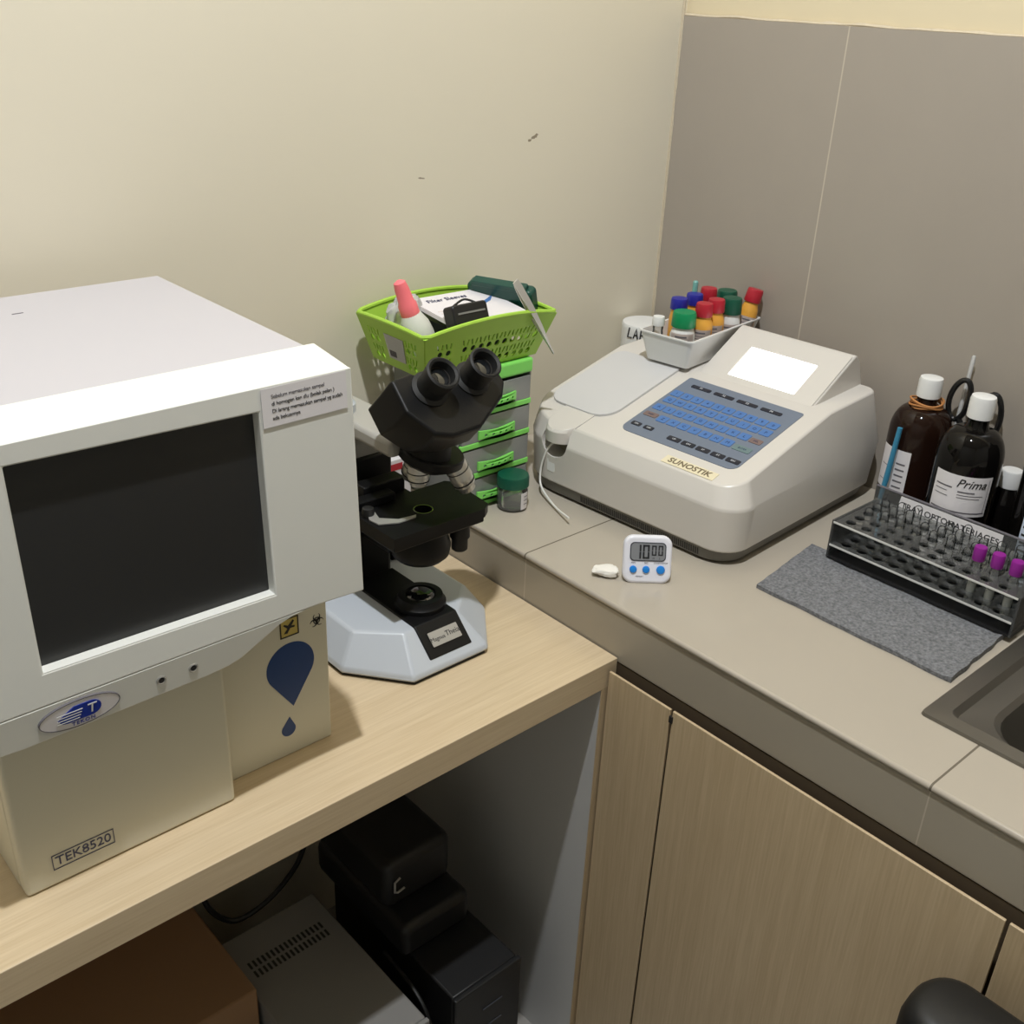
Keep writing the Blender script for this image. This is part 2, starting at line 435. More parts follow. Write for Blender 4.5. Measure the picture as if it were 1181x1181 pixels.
def lip_panel(y0, y1):
    # cabinet front with a thin front lip standing proud of its rebated top edge
    return prism(BM(), [(-.605, .08), (-.586, .08), (-.586, .16), (-.6012, .16), (-.6012, .7385), (-.605, .7385)], y0, y1, lambda a, b, w: (a, w, b))
cb = thing('base_cabinet', 'pale oak base cabinet with plain upright grain doors under the tiled worktop', 'cabinet', (-.3, -1.2, 0))
obj('filler_panel', lip_panel(-.601, -.4985), M['woodz_shaded'], cb, bevel=.0008)
obj('door', lip_panel(-1.0195, -.6045), M['woodz_shaded'], cb, bevel=.0008)
obj('door', lip_panel(-1.44, -1.0235), M['woodz_shaded'], cb, bevel=.0008)
obj('door', lip_panel(-1.86, -1.4435), M['woodz_shaded'], cb, bevel=.0008)
bm = BM(); box(bm, (-.584, -2.2, 0), (-.566, -.02, .741)); box(bm, (-.566, -2.2, 0), (-.02, -2.18, .741)); box(bm, (-.56, -.04, 0), (-.02, -.02, .741))
obj('carcass', bm, M['gap'], cb)
# metal hinge hook peeping out at the top of the door seam
obj('hinge', box(BM(), (-.607, -.6065, .722), (-.604, -.6015, .731)), M['dark'], cb)

# ------------------------------------------------------------------ sink
sk = thing('sink', 'grey steel sink set into the tiled worktop at the right edge', 'sink', (-.26, -1.09, .66))
def rr3(x0, x1, y0, y1, r, z): return [(a, b, z) for a, b in rrect(x0, x1, y0, y1, r, 6)]
bm = BM()
loft(bm, [rr3(-.489, -.034, -1.342, -.845, .006, ZC + .0004), rr3(-.488, -.035, -1.341, -.846, .006, ZC + .004),
          rr3(-.470, -.053, -1.322, -.868, .012, ZC + .005), rr3(-.466, -.057, -1.318, -.873, .016, ZC - .004),
          rr3(-.458, -.065, -1.31, -.897, .05, ZC - .006), rr3(-.452, -.071, -1.304, -.903, .05, ZC - .012),
          rr3(-.440, -.083, -1.29, -.915, .045, ZC - .14), rr3(-.42, -.10, -1.27, -.935, .03, ZC - .152)], cap0=False)
obj('basin', bm, M['sinksteel'], sk, smooth=30)
obj('drain', lathe(BM(), [(.045, ZC - .1518), (.045, ZC - .149), (.03, ZC - .1495), (.028, ZC - .1515)], (-.26, -1.1, 0)), M['chrome'], sk)

# ------------------------------------------------------------------ desk
ZD = .75; YF = -.495
dk = thing('desk', 'pale oak laminate desk with open space below against the cream wall', 'desk', (-1.3, -.25, 0))
obj('desktop', box(BM(), (-2.1, YF, ZD - .0395), (-.587, -.002, ZD)), M['woodx'], dk, bevel=.0008)
obj('side_panel', box(BM(), (-.6115, YF + .0015, 0), (-.5875, -.004, ZD - .0397)), M['panelwhite'], dk)
obj('edge_band', box(BM(), (-.612, YF, 0), (-.587, YF + .0014, ZD - .0397)), M['woodz_shaded'], dk)
obj('side_panel', box(BM(), (-2.1, YF, 0), (-2.075, -.004, ZD - .0397)), M['panelwhite'], dk)

# ------------------------------------------------------------------ blood analyser with the big dark screen
tk = thing('hematology_analyzer', 'large off-white blood analyser with big dark screen standing on the desk', 'lab analyser', (-1.13, -.24, ZD))
XL, XR = -1.3008, -.9558
obj('base', join(box(BM(), (-1.0905, -.4005, ZD), (XR, -.07, .965)), box(BM(), (XL, -.41, ZD), (-1.0907, -.07, .965))), M['tekbody'], tk, bevel=.002)
obj('front_door', box(BM(), (XL, -.4285, ZD + .0005), (-1.0905, -.4105, .955)), M['tekbody'], tk, bevel=.004, seg=3)
ZK = 1.2015
bm = BM(); prism(bm, [(XL - .002, .95), (XR + .001, .95), (XR + .001, ZK), (XL - .002, ZK)], -.065, -.392, lambda a, b, w: (a, w, b))
obj('top_cover', bm, M['tekcover'], tk, bevel=.003, seg=3)
# front bezel: outline in (x, z) with a dipped lower left and a screen opening, leaning a little back
ZB = .9695
def low(x):
    pts = [(XR + .006, .9655), (-1.02, .9700), (-1.04, .9665), (-1.06, .9560), (-1.085, .9415), (-1.10, .9385), (-1.12, .9375)]
    return pts
out = [(XL - .0065, ZK - .004), (XL - .0065, .9698), (-1.012, .9698), (-.99, .9694), (XR + .006, .9672), (XR + .006, ZK - .004)]
chin = [(XL - .0065, .9696), (XL - .0065, .936), (-1.285, .9345), (-1.12, .9365), (-1.10, .9383), (-1.085, .9425), (-1.06, .9560), (-1.045, .9640), (-1.03, .9685), (-1.012, .9696)]
def tilt(z): return lean(.9697) + (.9697 - z) * .10
scr = [(-1.2605, 1.000), (-1.0475, .9965), (-1.0465, 1.1755), (-1.2595, 1.180)]
def lean(z): return -.4645 + (z - .95) * .052
bm = sheet(out, [scr], .03, lambda a, b, w: (a, lean(b) + .015 - w, b))
obj('front_bezel', bm, M['tek'], tk, bevel=.0016, seg=3, smooth=30)
obj('bezel_chin', sheet(chin, [], .022, lambda a, b, w: (a, tilt(b) + .011 - w, b)), M['tek'], tk, bevel=.0008, seg=2, smooth=30)
bm = BM(); prism(bm, [(-.389, ZK + .0035), (-.4295, ZK - .0015), (-.4515, ZK - .0045), (-.4515, ZK - .009), (-.389, ZK - .03)], XL - .0065, XR + .006, lambda a, b, w: (w, a, b))
obj('hood', bm, M['tek'], tk, bevel=.002, seg=3)
obj('bezel_back', box(BM(), (XL - .005, -.433, .975), (XR + .0045, -.3925, ZK - .005)), M['tek'], tk)
bm = BM(); q = [(-1.262, .998), (-1.046, .994), (-1.045, 1.178), (-1.261, 1.182)]
prism(bm, q, .0, .004, lambda a, b, w: (a, lean(b) + .012 + w, b))
obj('screen', bm, M['scr'], tk)
# pale chamfered lip under the screen
bm = BM(); prism(bm, [(-1.262, 1.0005), (-1.046, .9972), (-1.0475, .9962), (-1.2608, .9993)], 0, .011, lambda a, b, w: (a, lean(b) + .0005 + w, b))
obj('screen_sill', bm, M['tek'], tk)
bmap = plane_map((-1.238, tilt(.9525) - .0004, .9525), (1, 0, 0), (0, -.10, 1))
bm = sheet(circle(0, 0, .034, 40, .0135), [], .003, bmap); lg = obj('logo_badge', bm, M['paper'], tk, bevel=.0008)
obj('logo_rim', sheet(circle(0, 0, .0346, 40, .0141), [circle(0, 0, .0338, 40, .0133)], .0036, bmap), M['greyi'], lg)
f2 = lambda a, b, w=0: bmap(a + .001, b, w + .0019)
holes = [[(-.0205 + .003 * k, -.0055 + .0023 * k), (.004, -.0055 + .0023 * k), (.004, -.0049 + .0023 * k), (-.0205 + .003 * k, -.0049 + .0023 * k)] for k in range(1, 5)]
outl = [(-.021, -.0052), (.008, -.0068)] + [(.008 + .0085 * math.cos(R(a)), .0012 + .0075 * math.sin(R(a))) for a in range(-80, 95, 15)] + [(-.005, .0085), (-.016, .0035)]
outl = [(-.017, -.0055), (-.013, -.0065), (.008, -.0065)] + [(.008 + .009 * math.cos(R(a)), .0012 + .0077 * math.sin(R(a))) for a in range(-75, 95, 15)] + [(-.006, .0089), (-.013, .0045), (-.020, -.001)]
holes = [[(-.022, -.0040 + .0026 * k), (.0015, -.0040 + .0026 * k), (.0015, -.0033 + .0026 * k), (-.022, -.0033 + .0026 * k)] for k in range(0, 0)]
obj('logo_mark', sheet(outl, holes, .0006, f2), M['logoblue'], lg)
bm = BM()
for k in range(4): box(bm, (-.021, -.0046 + .0028 * k, .0), (-.002 + .001 * k, -.0039 + .0028 * k, .0004))
for v in bm.verts: v.co = f2(v.co.x, v.co.y, v.co.z + .0004)
obj('logo_stripes', bm, M['white'], lg)
obj('logo_letter', words('T', .0135, lambda a, b, w: f2(a + .0085, b + .001, w + .0006), shear=.1), M['white'], lg)
obj('logo_name', words('TEKON', .0052, lambda a, b, w: f2(a + .001, b - .0098, w), space=1.25), M['logoblue'], lg)
for xh in (-1.165, -1.1345):
    h = obj('indicator', lathe(BM(), [(.0042, -.001), (.0048, .0004), (.0036, .001), (.0026, .0002)], (xh, tilt(.952), .952), (0, -1, -.10), 18), M['plate'], tk)
    obj('indicator_lens', lathe(BM(), [(.0026, 0), (.0026, .0008)], (xh, tilt(.952), .952), (0, -1, -.10), 14), M['blacki'], h)
pm = plane_map((-1.2455, -.4289, .7775), (1, 0, 0), (0, 0, 1))
nl = obj('model_frame', sheet([(-.029, -.0085), (.029, -.0085), (.029, .0085), (-.029, .0085)], [[(-.0283, -.0078), (.0283, -.0078), (.0283, .0078), (-.0283, .0078)]], .0005, pm), M['navy'], tk)
obj('model_name', words('TEK8520', .0142, pm, space=.98), M['navy'], nl)
def drop(cx, zb, zt, rad):
    cz = zt - rad; pts = []
    for k in range(0, 41):
        a = R(-35 + 250 * k / 40); pts.append((cx + rad * math.cos(a), cz + rad * math.sin(a)))
    pts.append((cx + .0005, zb)); return pts
pd = lambda a, b, w=0: (a, -.4007 - w, b)
obj('drop_mark', sheet(drop(-1.0025, .8125, .8930, .0285), [], .0005, pd), M['blue'], tk)
dm = [(p[0], p[1]) for p in drop(0, 0, 1, .30)]
small = [(-1.0095 + .0085 * math.cos(R(a)), .7845 + .0085 * math.sin(R(a))) for a in range(150, 395, 15)] + [(-1.0075, .8005)]
obj('small_drop_mark', sheet(small, [], .0005, pd), M['blue'], tk)
ws = obj('warning_sticker', sheet([(-1.0125, .9010), (-.9905, .9010), (-.9905, .9235), (-1.0125, .9235)], [], .0005, pd), M['yellow'], tk)
p3 = lambda a, b, w=0: pd(a, b, w + .0004)
obj('warning_frame', sheet([(-1.0125, .9010), (-.9905, .9010), (-.9905, .9235), (-1.0125, .9235)], [[(-1.0112, .9023), (-.9918, .9023), (-.9918, .9222), (-1.0112, .9222)]], .0004, p3), M['blacki'], ws)
obj('warning_symbol', sheet([(-1.008, .906), (-1.004, .9055), (-1.0005, .911), (-.9955, .9105), (-.995, .9125), (-.999, .9135), (-.9955, .9185), (-.997, .92), (-1.003, .9145), (-1.007, .917), (-1.0085, .916), (-1.0035, .911)], [], .0004, p3), M['blacki'], ws)
bio = BM()
cx, cz = -.9685, .9075
parts = [sheet(circle(cx, cz, .0042, 18), [circle(cx, cz, .0031, 18)], .0004, pd)]
for k in range(3):
    a = R(90 + 120 * k); x, z = cx + .0044 * math.cos(a), cz + .0044 * math.sin(a)
    n = 22; o_ = []; i_ = []
    for j in range(n + 1):
        b = a + R(40) + R(280) * j / n
        o_.append((x + .0044 * math.cos(b), z + .0044 * math.sin(b))); i_.append((x + .0008 * math.cos(a) + .0034 * math.cos(b), z + .0008 * math.sin(a) + .0034 * math.sin(b)))
    parts.append(sheet(o_ + i_[::-1], [], .0004, pd))
bio.free(); obj('biohazard_mark', join(*parts), M['blacki'], tk)
# note taped to the top right of the bezel
pn = plane_map((-1.0005, lean(1.18) - .0012, 1.1785), (1, 0, .012), (0, .052, 1))
bm = sheet([(-.0435, -.0178), (.0435, -.0178), (.0435, .0178), (-.0435, .0178)], [], .0004, pn)
nt_ = obj('paper_note', bm, M['paper'], tk)
lines = ['Sebelum memasukan sampel', 'di homogen kan dlu (bolak pelan )', 'Di larang memasukan sampel yg sudah', 'ada bekuannya']
for k, s in enumerate(lines):
    obj('note_writing', words(s, .0051, lambda a, b, w, k=k: pn(a - .034, b + .0095 - .0066 * k, w + .0004), .0002, 'LEFT', .93), M['greyi'] if k == 0 else M['blacki'], nt_)
obj('top_mark', box(BM(), (-1.141, -.1362, ZK), (-1.130, -.1345, ZK + .0004)), M['greyi'], tk)

# ------------------------------------------------------------------ microscope
AX, AY = -.7575, -.303
ms = thing('microscope', 'black and white binocular microscope standing on the desk beside the big analyser', 'microscope', (AX, -.27, ZD))
def P3(pts, z): return [(x, y, z) for x, y in pts]
fb = [(-.828, -.384), (-.711, -.384), (-.655, -.312), (-.655, -.15), (-.690, -.115), (-.850, -.115), (-.885, -.15), (-.885, -.312)]
ftop = [(-.812, -.342), (-.729, -.342), (-.680, -.298), (-.682, -.16), (-.705, -.135), (-.835, -.135), (-.858, -.16), (-.860, -.300)]
bm = BM(); loft(bm, [P3(fb, ZD + .004), P3(fb, ZD + .012), P3(ftop, ZD + .05)])
bs = obj('base', bm, M['micw'], ms, bevel=.005, seg=3)
fo = [(x + (.003 if x < AX else -.003), y + (.003 if y < -.25 else -.003)) for x, y in fb]
bm = BM(); loft(bm, [P3(fo, ZD), P3(fo, ZD + .0042)]); obj('base_foot', bm, M['rubber'], ms)
# black inset running over the top and down the front
xa, xb = -.797, -.731
bm = BM()
prof = [(-.205, ZD + .0495), (-.205, ZD + .0525), (-.3425, ZD + .0525), (-.3765, ZD + .0210), (-.3735, ZD + .0185), (-.341, ZD + .0485)]
prism(bm, prof, xa, xb, lambda a, b, w: (w, a, b)); ip = obj('inset_panel', bm, M['micb'], ms, bevel=.003)
sl = Vector((0, -.034, -.0315)).normalized()
pp = plane_map(Vector((-.7635, -.3605, ZD + .0367)) + Vector((0, -.0006, .0006)), (1, 0, 0), -sl)
np_ = obj('name_plate', sheet(rrect(-.0225, .0225, -.0095, .0095, .001, 2), [], .001, pp), M['plate'], ip)
obj('name_lettering', join(words('Magnus', .0074, lambda a, b, w: pp(a - .0115, b - .001, w + .0006)), words('Theia', .0098, lambda a, b, w: pp(a + .0118, b + .0005, w + .0006))), M['blacki'], np_)
bm = BM(); lathe(bm, [(.033, 0), (.033, .006), (.030, .009), (.0285, .015), (.020, .0155), (.0195, .0135)], (AX, AY, ZD + .0525), n=36)
il = obj('illuminator', bm, M['micb'], ms)
obj('illuminator_lens', lathe(BM(), [(.0193, .013), (.017, .0155), (.011, .0180), (.0, .0188)], (AX, AY, ZD + .0525), n=30), M['lens'], il)
# arm
bm = BM(); box(bm, (-.800, -.205, ZD + .045), (-.731, -.135, .968)); obj('arm', bm, M['micb'], ms, bevel=.006)
bm = BM(); box(bm, (-.794, -.292, 1.008), (-.735, -.128, 1.030)); box(bm, (-.797, -.20, .968), (-.731, -.128, .9985))
ah = obj('arm_head', bm, M['micg'], ms, bevel=.006)
bm = BM(); lathe(bm, [(.019, 0), (.019, .010), (.015, .014)], (-.782, -.17, 1.03)); cp = obj('head_collar', bm, M['micw'], ms)
obj('lock_knob', lathe(BM(), [(.006, 0), (.0075, .004), (.0075, .012), (.005, .014)], (-.782, -.17, 1.043)), M['rubber'], cp)
# coarse focus knobs on both sides, low on the arm
for s, x0 in ((1, -.731), (-1, -.800)):
    k = obj('focus_knob', lathe(BM(), [(.012, -.002), (.012, .012), (.024, .014), (.025, .030), (.022, .033)], (x0, -.170, ZD + .068), (s, 0, 0), 28), M['rubber'], ms)
    obj('fine_knob', lathe(BM(), [(.012, .03), (.0125, .045), (.010, .048)], (x0, -.170, ZD + .068), (s, 0, 0), 24), M['micb'], k)
# stage
SZ = .935
st = [(-.828, -.346), (-.690, -.346), (-.678, -.337), (-.672, -.262), (-.680, -.252), (-.735, -.252), (-.735, -.215), (-.828, -.215)]
bm = sheet(st, [circle(AX + .004, AY, .011, 18)], .012, lambda a, b, w: (a, b, SZ - .006 + w)); sg = obj('stage', bm, M['micb'], ms)
bm = BM(); box(bm, (-.822, -.338, SZ - .024), (-.684, -.258, SZ - .0122)); obj('stage_slide', bm, M['micb'], ms, bevel=.002)
bm = BM(); box(bm, (-.776, -.262, .862), (-.742, -.203, SZ - .024)); box(bm, (-.80, -.207, .87), (-.731, -.198, .975)); obj('stage_bracket', bm, M['micb'], ms, bevel=.003)
bm = BM(); lathe(bm, [(.030, .872), (.036, .878), (.038, .890), (.034, .905), (.034, SZ - .022)], (AX, AY, 0), n=32); obj('condenser', bm, M['micb'], ms)
bm = BM(); lathe(bm, [(.007, SZ - .024), (.007, .905), (.0125, .904), (.013, .886), (.0105, .885), (.0105, .869), (.0085, .867)], (-.702, -.312, 0), n=22); obj('stage_knob', bm, M['rubber'], ms)
bm = BM(); box(bm, (-.826, -.262, SZ), (-.765, -.245, SZ + .012)); box(bm, (-.80, -.245, SZ), (-.738, -.222, SZ + .020)); obj('slide_holder', bm, M['micb'], ms, bevel=.002)
bm = BM()
arc = [(-.822, -.306), (-.800, -.317), (-.775, -.317), (-.771, -.312), (-.795, -.309), (-.812, -.293), (-.806, -.274), (-.815, -.272), (-.824, -.290)]
prism(bm, arc, SZ + .001, SZ + .0025, lambda a, b, w: (a, b, w)); obj('slide_clip', bm, M['steel'], ms)
obj('clip_screw', lathe(BM(), [(.007, SZ), (.008, SZ + .005), (.007, SZ + .011), (.004, SZ + .012)], (-.817, -.277, 0), n=18), M['rubber'], ms)
obj('stage_ring', sheet(circle(AX + .004, AY, .0125, 24), [circle(AX + .004, AY, .0112, 24)], .001, lambda a, b, w: (a, b, SZ + .0006 + w)), M['chrome'], ms)
# nosepiece and objectives
tl = Vector((.16, -.16, 1)).normalized(); nc = Vector((-.7435, -.305, 1.0075))
bm = BM(); lathe(bm, [(.022, -.017), (.030, -.012), (.038, -.007), (.0405, -.0045), (.0405, .004), (.039, .006), (.030, .006)], nc, tl, 40); obj('nosepiece', bm, M['micb'], ms)
def objective(c, d, r, L, tip):
    d = Vector(d).normalized(); c = Vector(c)
    o = obj('objective', lathe(BM(), [(r*.92, 0), (r, .003), (r, L*.52), (r*1.02, L*.53), (r*1.02, L*.6), (r*.97, L*.61), (r*.97, L*.8), (r*.78, L*.88), (r*.74, L), (r*.5, L*1.0)], c, d, 28), M['steel'], ms)
    for h in (.30, .70): obj('ring', lathe(BM(), [(r*1.0, L*h), (r*1.035, L*h), (r*1.035, L*h + .0012), (r*1.0, L*h + .0012)], c, d, 28), M['blacki'], o)
    obj('front_lens', lathe(BM(), [(r*.45, L), (r*.4, L + .001)], c, d, 16), M['lens'], o)
    return o
objective((AX - .0045, -.305, .9975), (-.04, .0, -1), .0132, .025, 0)
objective((-.721, -.318, .9985), (.50, -.12, -1), .0142, .047, 0)
objective((-.745, -.276, .992), (.08, .55, -1), .0115, .036, 0)
# binocular head: a wide prism body leaning 45 degrees, two eyepieces
hx = Vector((1, 0, 0)); hn = Vector((0, -.68, .735)).normalized(); hu = Vector((0, .735, .68)).normalized()
hc = Vector((-.743, -.3375, 1.1035))
hout = [(-.0745, .020), (-.073, -.016), (-.050, -.052), (-.030, -.060), (.010, -.060), (.064, -.024), (.073, -.010), (.072, .008), (.048, .020), (.020, .014), (.0, .010), (-.020, .014), (-.045, .024)]
hout = [(-.073, .021), (-.0735, -.020), (-.052, -.054), (-.03, -.062), (.012, -.060), (.062, -.030), (.074, -.014), (.073, .004), (.052, .020), (.018, .016), (-.018, .016), (-.045, .024)]
hb = [(x * .97, y * .82 - .008) for x, y in hout]
bm = BM()
def H(a, b, d): return hc + hx * a + hu * b + hn * d
loft(bm, [[H(a * .98, b * .96, .004) for a, b in hout], [H(a, b, 0) for a, b in hout], [H(a, b, -.030) for a, b in hout], [H(a * .97, b * .85 + .006, -.066) for a, b in hout]])
hd = obj('binocular_head', bm, M['micb'], ms, bevel=.004, seg=3, smooth=30)
bm = BM(); lathe(bm, [(.026, 1.003), (.028, 1.046)], (-.752, -.312, 0), n=28); obj('head_mount', bm, M['micb'], ms)
for cx_ in (-.0305, .0305):
    c = H(cx_, 0, 0)
    e = obj('eyepiece', lathe(BM(), [(.0225, 0), (.0225, .006), (.0180, .009), (.0170, .022), (.0185, .023), (.0195, .036), (.0200, .040), (.0178, .0415), (.0150, .0395), (.0140, .030), (.0130, .028)], c, hn, 34), M['rubber'], hd)
    obj('eye_lens', lathe(BM(), [(.0122, .0285), (.008, .0305), (0, .0312)], c, hn, 26), M['lens'], e)
    obj('eye_ring', lathe(BM(), [(.0140, .0282), (.0135, .0300), (.0122, .0300), (.0120, .0282)], c, hn, 26), M['dark'], e)

# boxes standing behind the microscope
tag(obj('carton', box(BM(), (-.790, -.075, ZD), (-.680, -.012, .9405)), M['pcgrey'], bevel=.002), 'plain pale grey box behind the microscope, close to the cream wall', 'box')
cr = thing('slide_carton', 'small white carton with red and blue print, half hidden behind the microscope', 'box', (-.65, -.075, ZD))
obj('carton_body', box(BM(), (-.672, -.105, ZD), (-.625, -.045, .905)), M['paper'], cr, bevel=.0008)
obj('red_print', box(BM(), (-.668, -.1054, .889), (-.640, -.105, .899)), M['red'], cr)
obj('blue_print', box(BM(), (-.668, -.1054, .856), (-.660, -.105, .866)), M['logoblue'], cr)

# ------------------------------------------------------------------ drawer tower
DX0, DX1, DY0, DY1 = -.587, -.449, -.166, -.012
tw = thing('drawer_tower', 'translucent mini drawer tower with bright green trim in the wall corner on the worktop', 'drawers', ((DX0 + DX1) / 2, -.09, ZC))
TZ = 1.036
lev = [ZC + .006 + .0478 * k for k in range(5)]
lev = [.8262, .8740, .9220, .9690]
bm = BM(); box(bm, (DX0, DY0, TZ - .022), (DX1, DY1, TZ)); obj('top', bm, M['green2'], tw, bevel=.004, seg=3)
bm = BM()
for k in range(9): box(bm, (DX0 + .012 + .0135 * k, DY0 + .012, TZ), (DX0 + .018 + .0135 * k, DY1 - .015, TZ + .0012))
obj('top_ribs', bm, M['green2'], tw)
for x in (DX0 + .001, DX1 - .0035):
    obj('side_panel', box(BM(), (x, DY0 + .004, ZC + .002), (x + .0025, DY1, TZ - .022)), M['clearp'], tw)
obj('back_panel', box(BM(), (DX0 + .004, DY1 - .003, ZC + .002), (DX1 - .004, DY1 - .0005, TZ - .022)), M['clearp'], tw)
for k in range(4):
    z0 = lev[k]; z1 = lev[k + 1] - .003 if k < 3 else TZ - .024
    bm = BM(); box(bm, (DX0 + .003, DY0 + .003, z0 - .002), (DX1 - .003, DY1 - .003, z0 + .002)); box(bm, (DX0 + .003, DY0 - .001, z0 - .002), (DX1 - .003, DY0 + .004, z0 + .006))
    obj('shelf', bm, M['green2'], tw, bevel=.001)
    bm = BM(); box(bm, (DX0 + .006, DY0, z0 + .0065), (DX1 - .006, DY0 + .002, z1 - .002)); box(bm, (DX0 + .006, DY0 + .002, z0 + .0065), (DX0 + .008, DY1 - .01, z1 - .006)); box(bm, (DX1 - .008, DY0 + .002, z0 + .0065), (DX1 - .006, DY1 - .01, z1 - .006)); box(bm, (DX0 + .008, DY0 + .002, z0 + .0065), (DX1 - .008, DY1 - .01, z0 + .008))
    dr = obj('drawer', bm, M['clearp'], tw)
    zc_ = z0 + .0170
    def bow(a, b, w, zc_=zc_): return ((DX0 + DX1) / 2 + a, DY0 - .0095 + .0075 * (a / .034) ** 2 - w, zc_ + b)
    hs = [circle(-.024 + .012 * j, 0, .0024, 10) for j in range(5)]
    top_e = [(-.034 + .0068 * j, .0068) for j in range(11)]
    bm = sheet([(x, -.0068) for x, _ in top_e] + top_e[::-1], hs, .003, bow)
    obj('handle', bm, M['green2'], dr, smooth=12)

# ------------------------------------------------------------------ lime basket with its contents
bk = thing('basket', 'lime green plastic basket with punched sides on top of the drawer tower', 'basket', (-.54, -.105, TZ + .0014))
B0 = TZ + .0016; HB = .064
bl = dict(x0=-.640, x1=-.440, y0=-.158, y1=-.040); tp = dict(x0=-.659, x1=-.424, y0=-.181, y1=-.026)
def wall_map(c0, c1, d0, d1):
    """bilinear panel: bottom edge c0-c1, top edge d0-d1, (s in 0..1, t height in m)"""
    c0, c1, d0, d1 = map(Vector, (c0, c1, d0, d1))
    n = (c1 - c0).cross(d0 - c0).normalized()
    L = (d1 - d0).length
    return lambda a, b, w=0: (c0 + (c1 - c0) * (a / L)).lerp(d0 + (d1 - d0) * (a / L), b / HB) + n * w, L
cb_ = [(bl['x0'], bl['y0'], B0), (bl['x1'], bl['y0'], B0), (bl['x1'], bl['y1'], B0), (bl['x0'], bl['y1'], B0)]
ct_ = [(tp['x0'], tp['y0'], B0 + HB), (tp['x1'], tp['y0'], B0 + HB), (tp['x1'], tp['y1'], B0 + HB), (tp['x0'], tp['y1'], B0 + HB)]
def arch(L, s): return (.0115 if L > .18 else .003) * max(0, 1 - (2 * s / L - 1) ** 2)
for i in range(4):
    j = (i + 1) % 4
    f, L = wall_map(cb_[i], cb_[j], ct_[i], ct_[j])
    n = 16
    outl = [(L * k / n, 0) for k in range(n + 1)] + [(L * (n - k) / n, HB + arch(L, L * (n - k) / n)) for k in range(n + 1)]
    holes = []
    ncol = int((L - .03) / .0152); s0 = (L - .0152 * (ncol - 1)) / 2
    for c in range(ncol):
        x = s0 + .0152 * c
        if i == 0 and x < .062 and c > 1: continue
        if i == 3 and .045 < x < .105: continue
        for rz in (.011, .0355):
            holes.append(circle(x, rz, .0049, 12, .0047))
            for sgn in (-1, 1):
                xx = x + sgn * .0030
                holes.append([(xx - .0013, rz + .0062), (xx + .0013, rz + .0062), (xx + .0015 + sgn * .0016, rz + .0155), (xx - .0015 + sgn * .0016, rz + .0155)])
    obj('side', sheet(outl, holes, .002, f), M['green'], bk, smooth=20)
rim = []
for i in range(4):
    f, L = wall_map(cb_[i], cb_[(i + 1) % 4], ct_[i], ct_[(i + 1) % 4])
    for k in range(14):
        s = L * (k + .5) / 14
        rim.append(Vector(f(s, HB + arch(L, s), 0)) + Vector((0, 0, .0012)))
bm = BM(); tube(bm, rim, .0032, 8, closed=True); obj('rim', bm, M['green'], bk)
obj('bottom', box(BM(), (bl['x0'], bl['y0'], B0), (bl['x1'], bl['y1'], B0 + .002)), M['green'], bk)
# price sticker on the left end of the basket
f3, L3 = wall_map(cb_[3], cb_[0], ct_[3], ct_[0])
stk = obj('price_sticker', sheet([(.06, .014), (.106, .014), (.106, .050), (.06, .050)], [], .0005, lambda a, b, w: f3(a, b, w + .0016)), M['film'], bk)
bm = BM()
for k in range(9): box(bm, (.066 + .002 * k, .018, 0), (.067 + .002 * k, .027, .0003))
for v in bm.verts: v.co = f3(v.co.x, v.co.y, v.co.z + .0021)
obj('barcode', bm, M['greyi'], stk)

ZBK = B0 + .002
# dropper bottle leaning in the near corner
db = thing('dropper_bottle', 'milky squeeze bottle with coral pink cap leaning in the lime basket', 'bottle', (-.615, -.118, ZBK + .02))
dax = Vector((-.33, .12, 1)).normalized(); dc = Vector((-.613, -.121, ZBK + .020))
obj('body', lathe(BM(), [(.017, 0), (.0215, .003), (.0225, .008), (.0225, .030), (.0205, .044), (.0150, .056), (.0125, .062)], dc, dax, 26), M['milky'], db)
obj('cap', lathe(BM(), [(.0132, .060), (.0130, .074), (.0110, .078), (.0096, .098), (.0080, .106), (.003, .109)], dc, dax, 22), M['pink'], db)
# clear film pouch at the back left
bm = BM(); bmesh.ops.create_icosphere(bm, subdivisions=4, radius=1)
for v in bm.verts:
    p = v.co.copy(); k = 1 + .20 * noise.noise(p * 2.1 + Vector((3, 1, 0))) + .12 * noise.noise(p * 5.0)
    v.co = Vector((-.610 + p.x * .028 * k, -.074 + p.y * .025 * k, ZBK + .048 + p.z * .045 * k))
tag(obj('plastic_pouch', bm, M['film']), 'crumpled clear plastic pouch at the left end of the lime basket', 'bag')
# printed booklet lying on top of the other things
pb = plane_map((-.520, -.112, ZBK + .068), (1, .03, -.02), (-.03, 1, .12))
bkx = thing('leaflet', 'white printed leaflet lying across the lime basket', 'leaflet', (-.520, -.112, ZBK + .066))
obj('pages', sheet([(-.075, -.055), (.060, -.055), (.060, .052), (-.075, .052)], [], .006, pb), M['paper'], bkx)
obj('heading', words('Filter Sleeves', .0135, lambda a, b, w: pb(a - .022, b + .034, w + .0035), shear=.15), M['navy'], bkx)
sw = [(-.03, -.005), (.0, -.004), (.025, .006), (.045, .024), (.022, .012), (.0, .002)]
obj('picture', sheet(sw, [], .0004, lambda a, b, w: pb(a + .012, b, w + .0033)), M['keyblue'], bkx)
bm = BM()
for k in range(4): box(bm, (-.066, -.002 - .008 * k, .0031), (-.036, .000 - .008 * k, .0034))
for v in bm.verts: v.co = pb(*v.co)
obj('small_print', bm, M['label'], bkx)
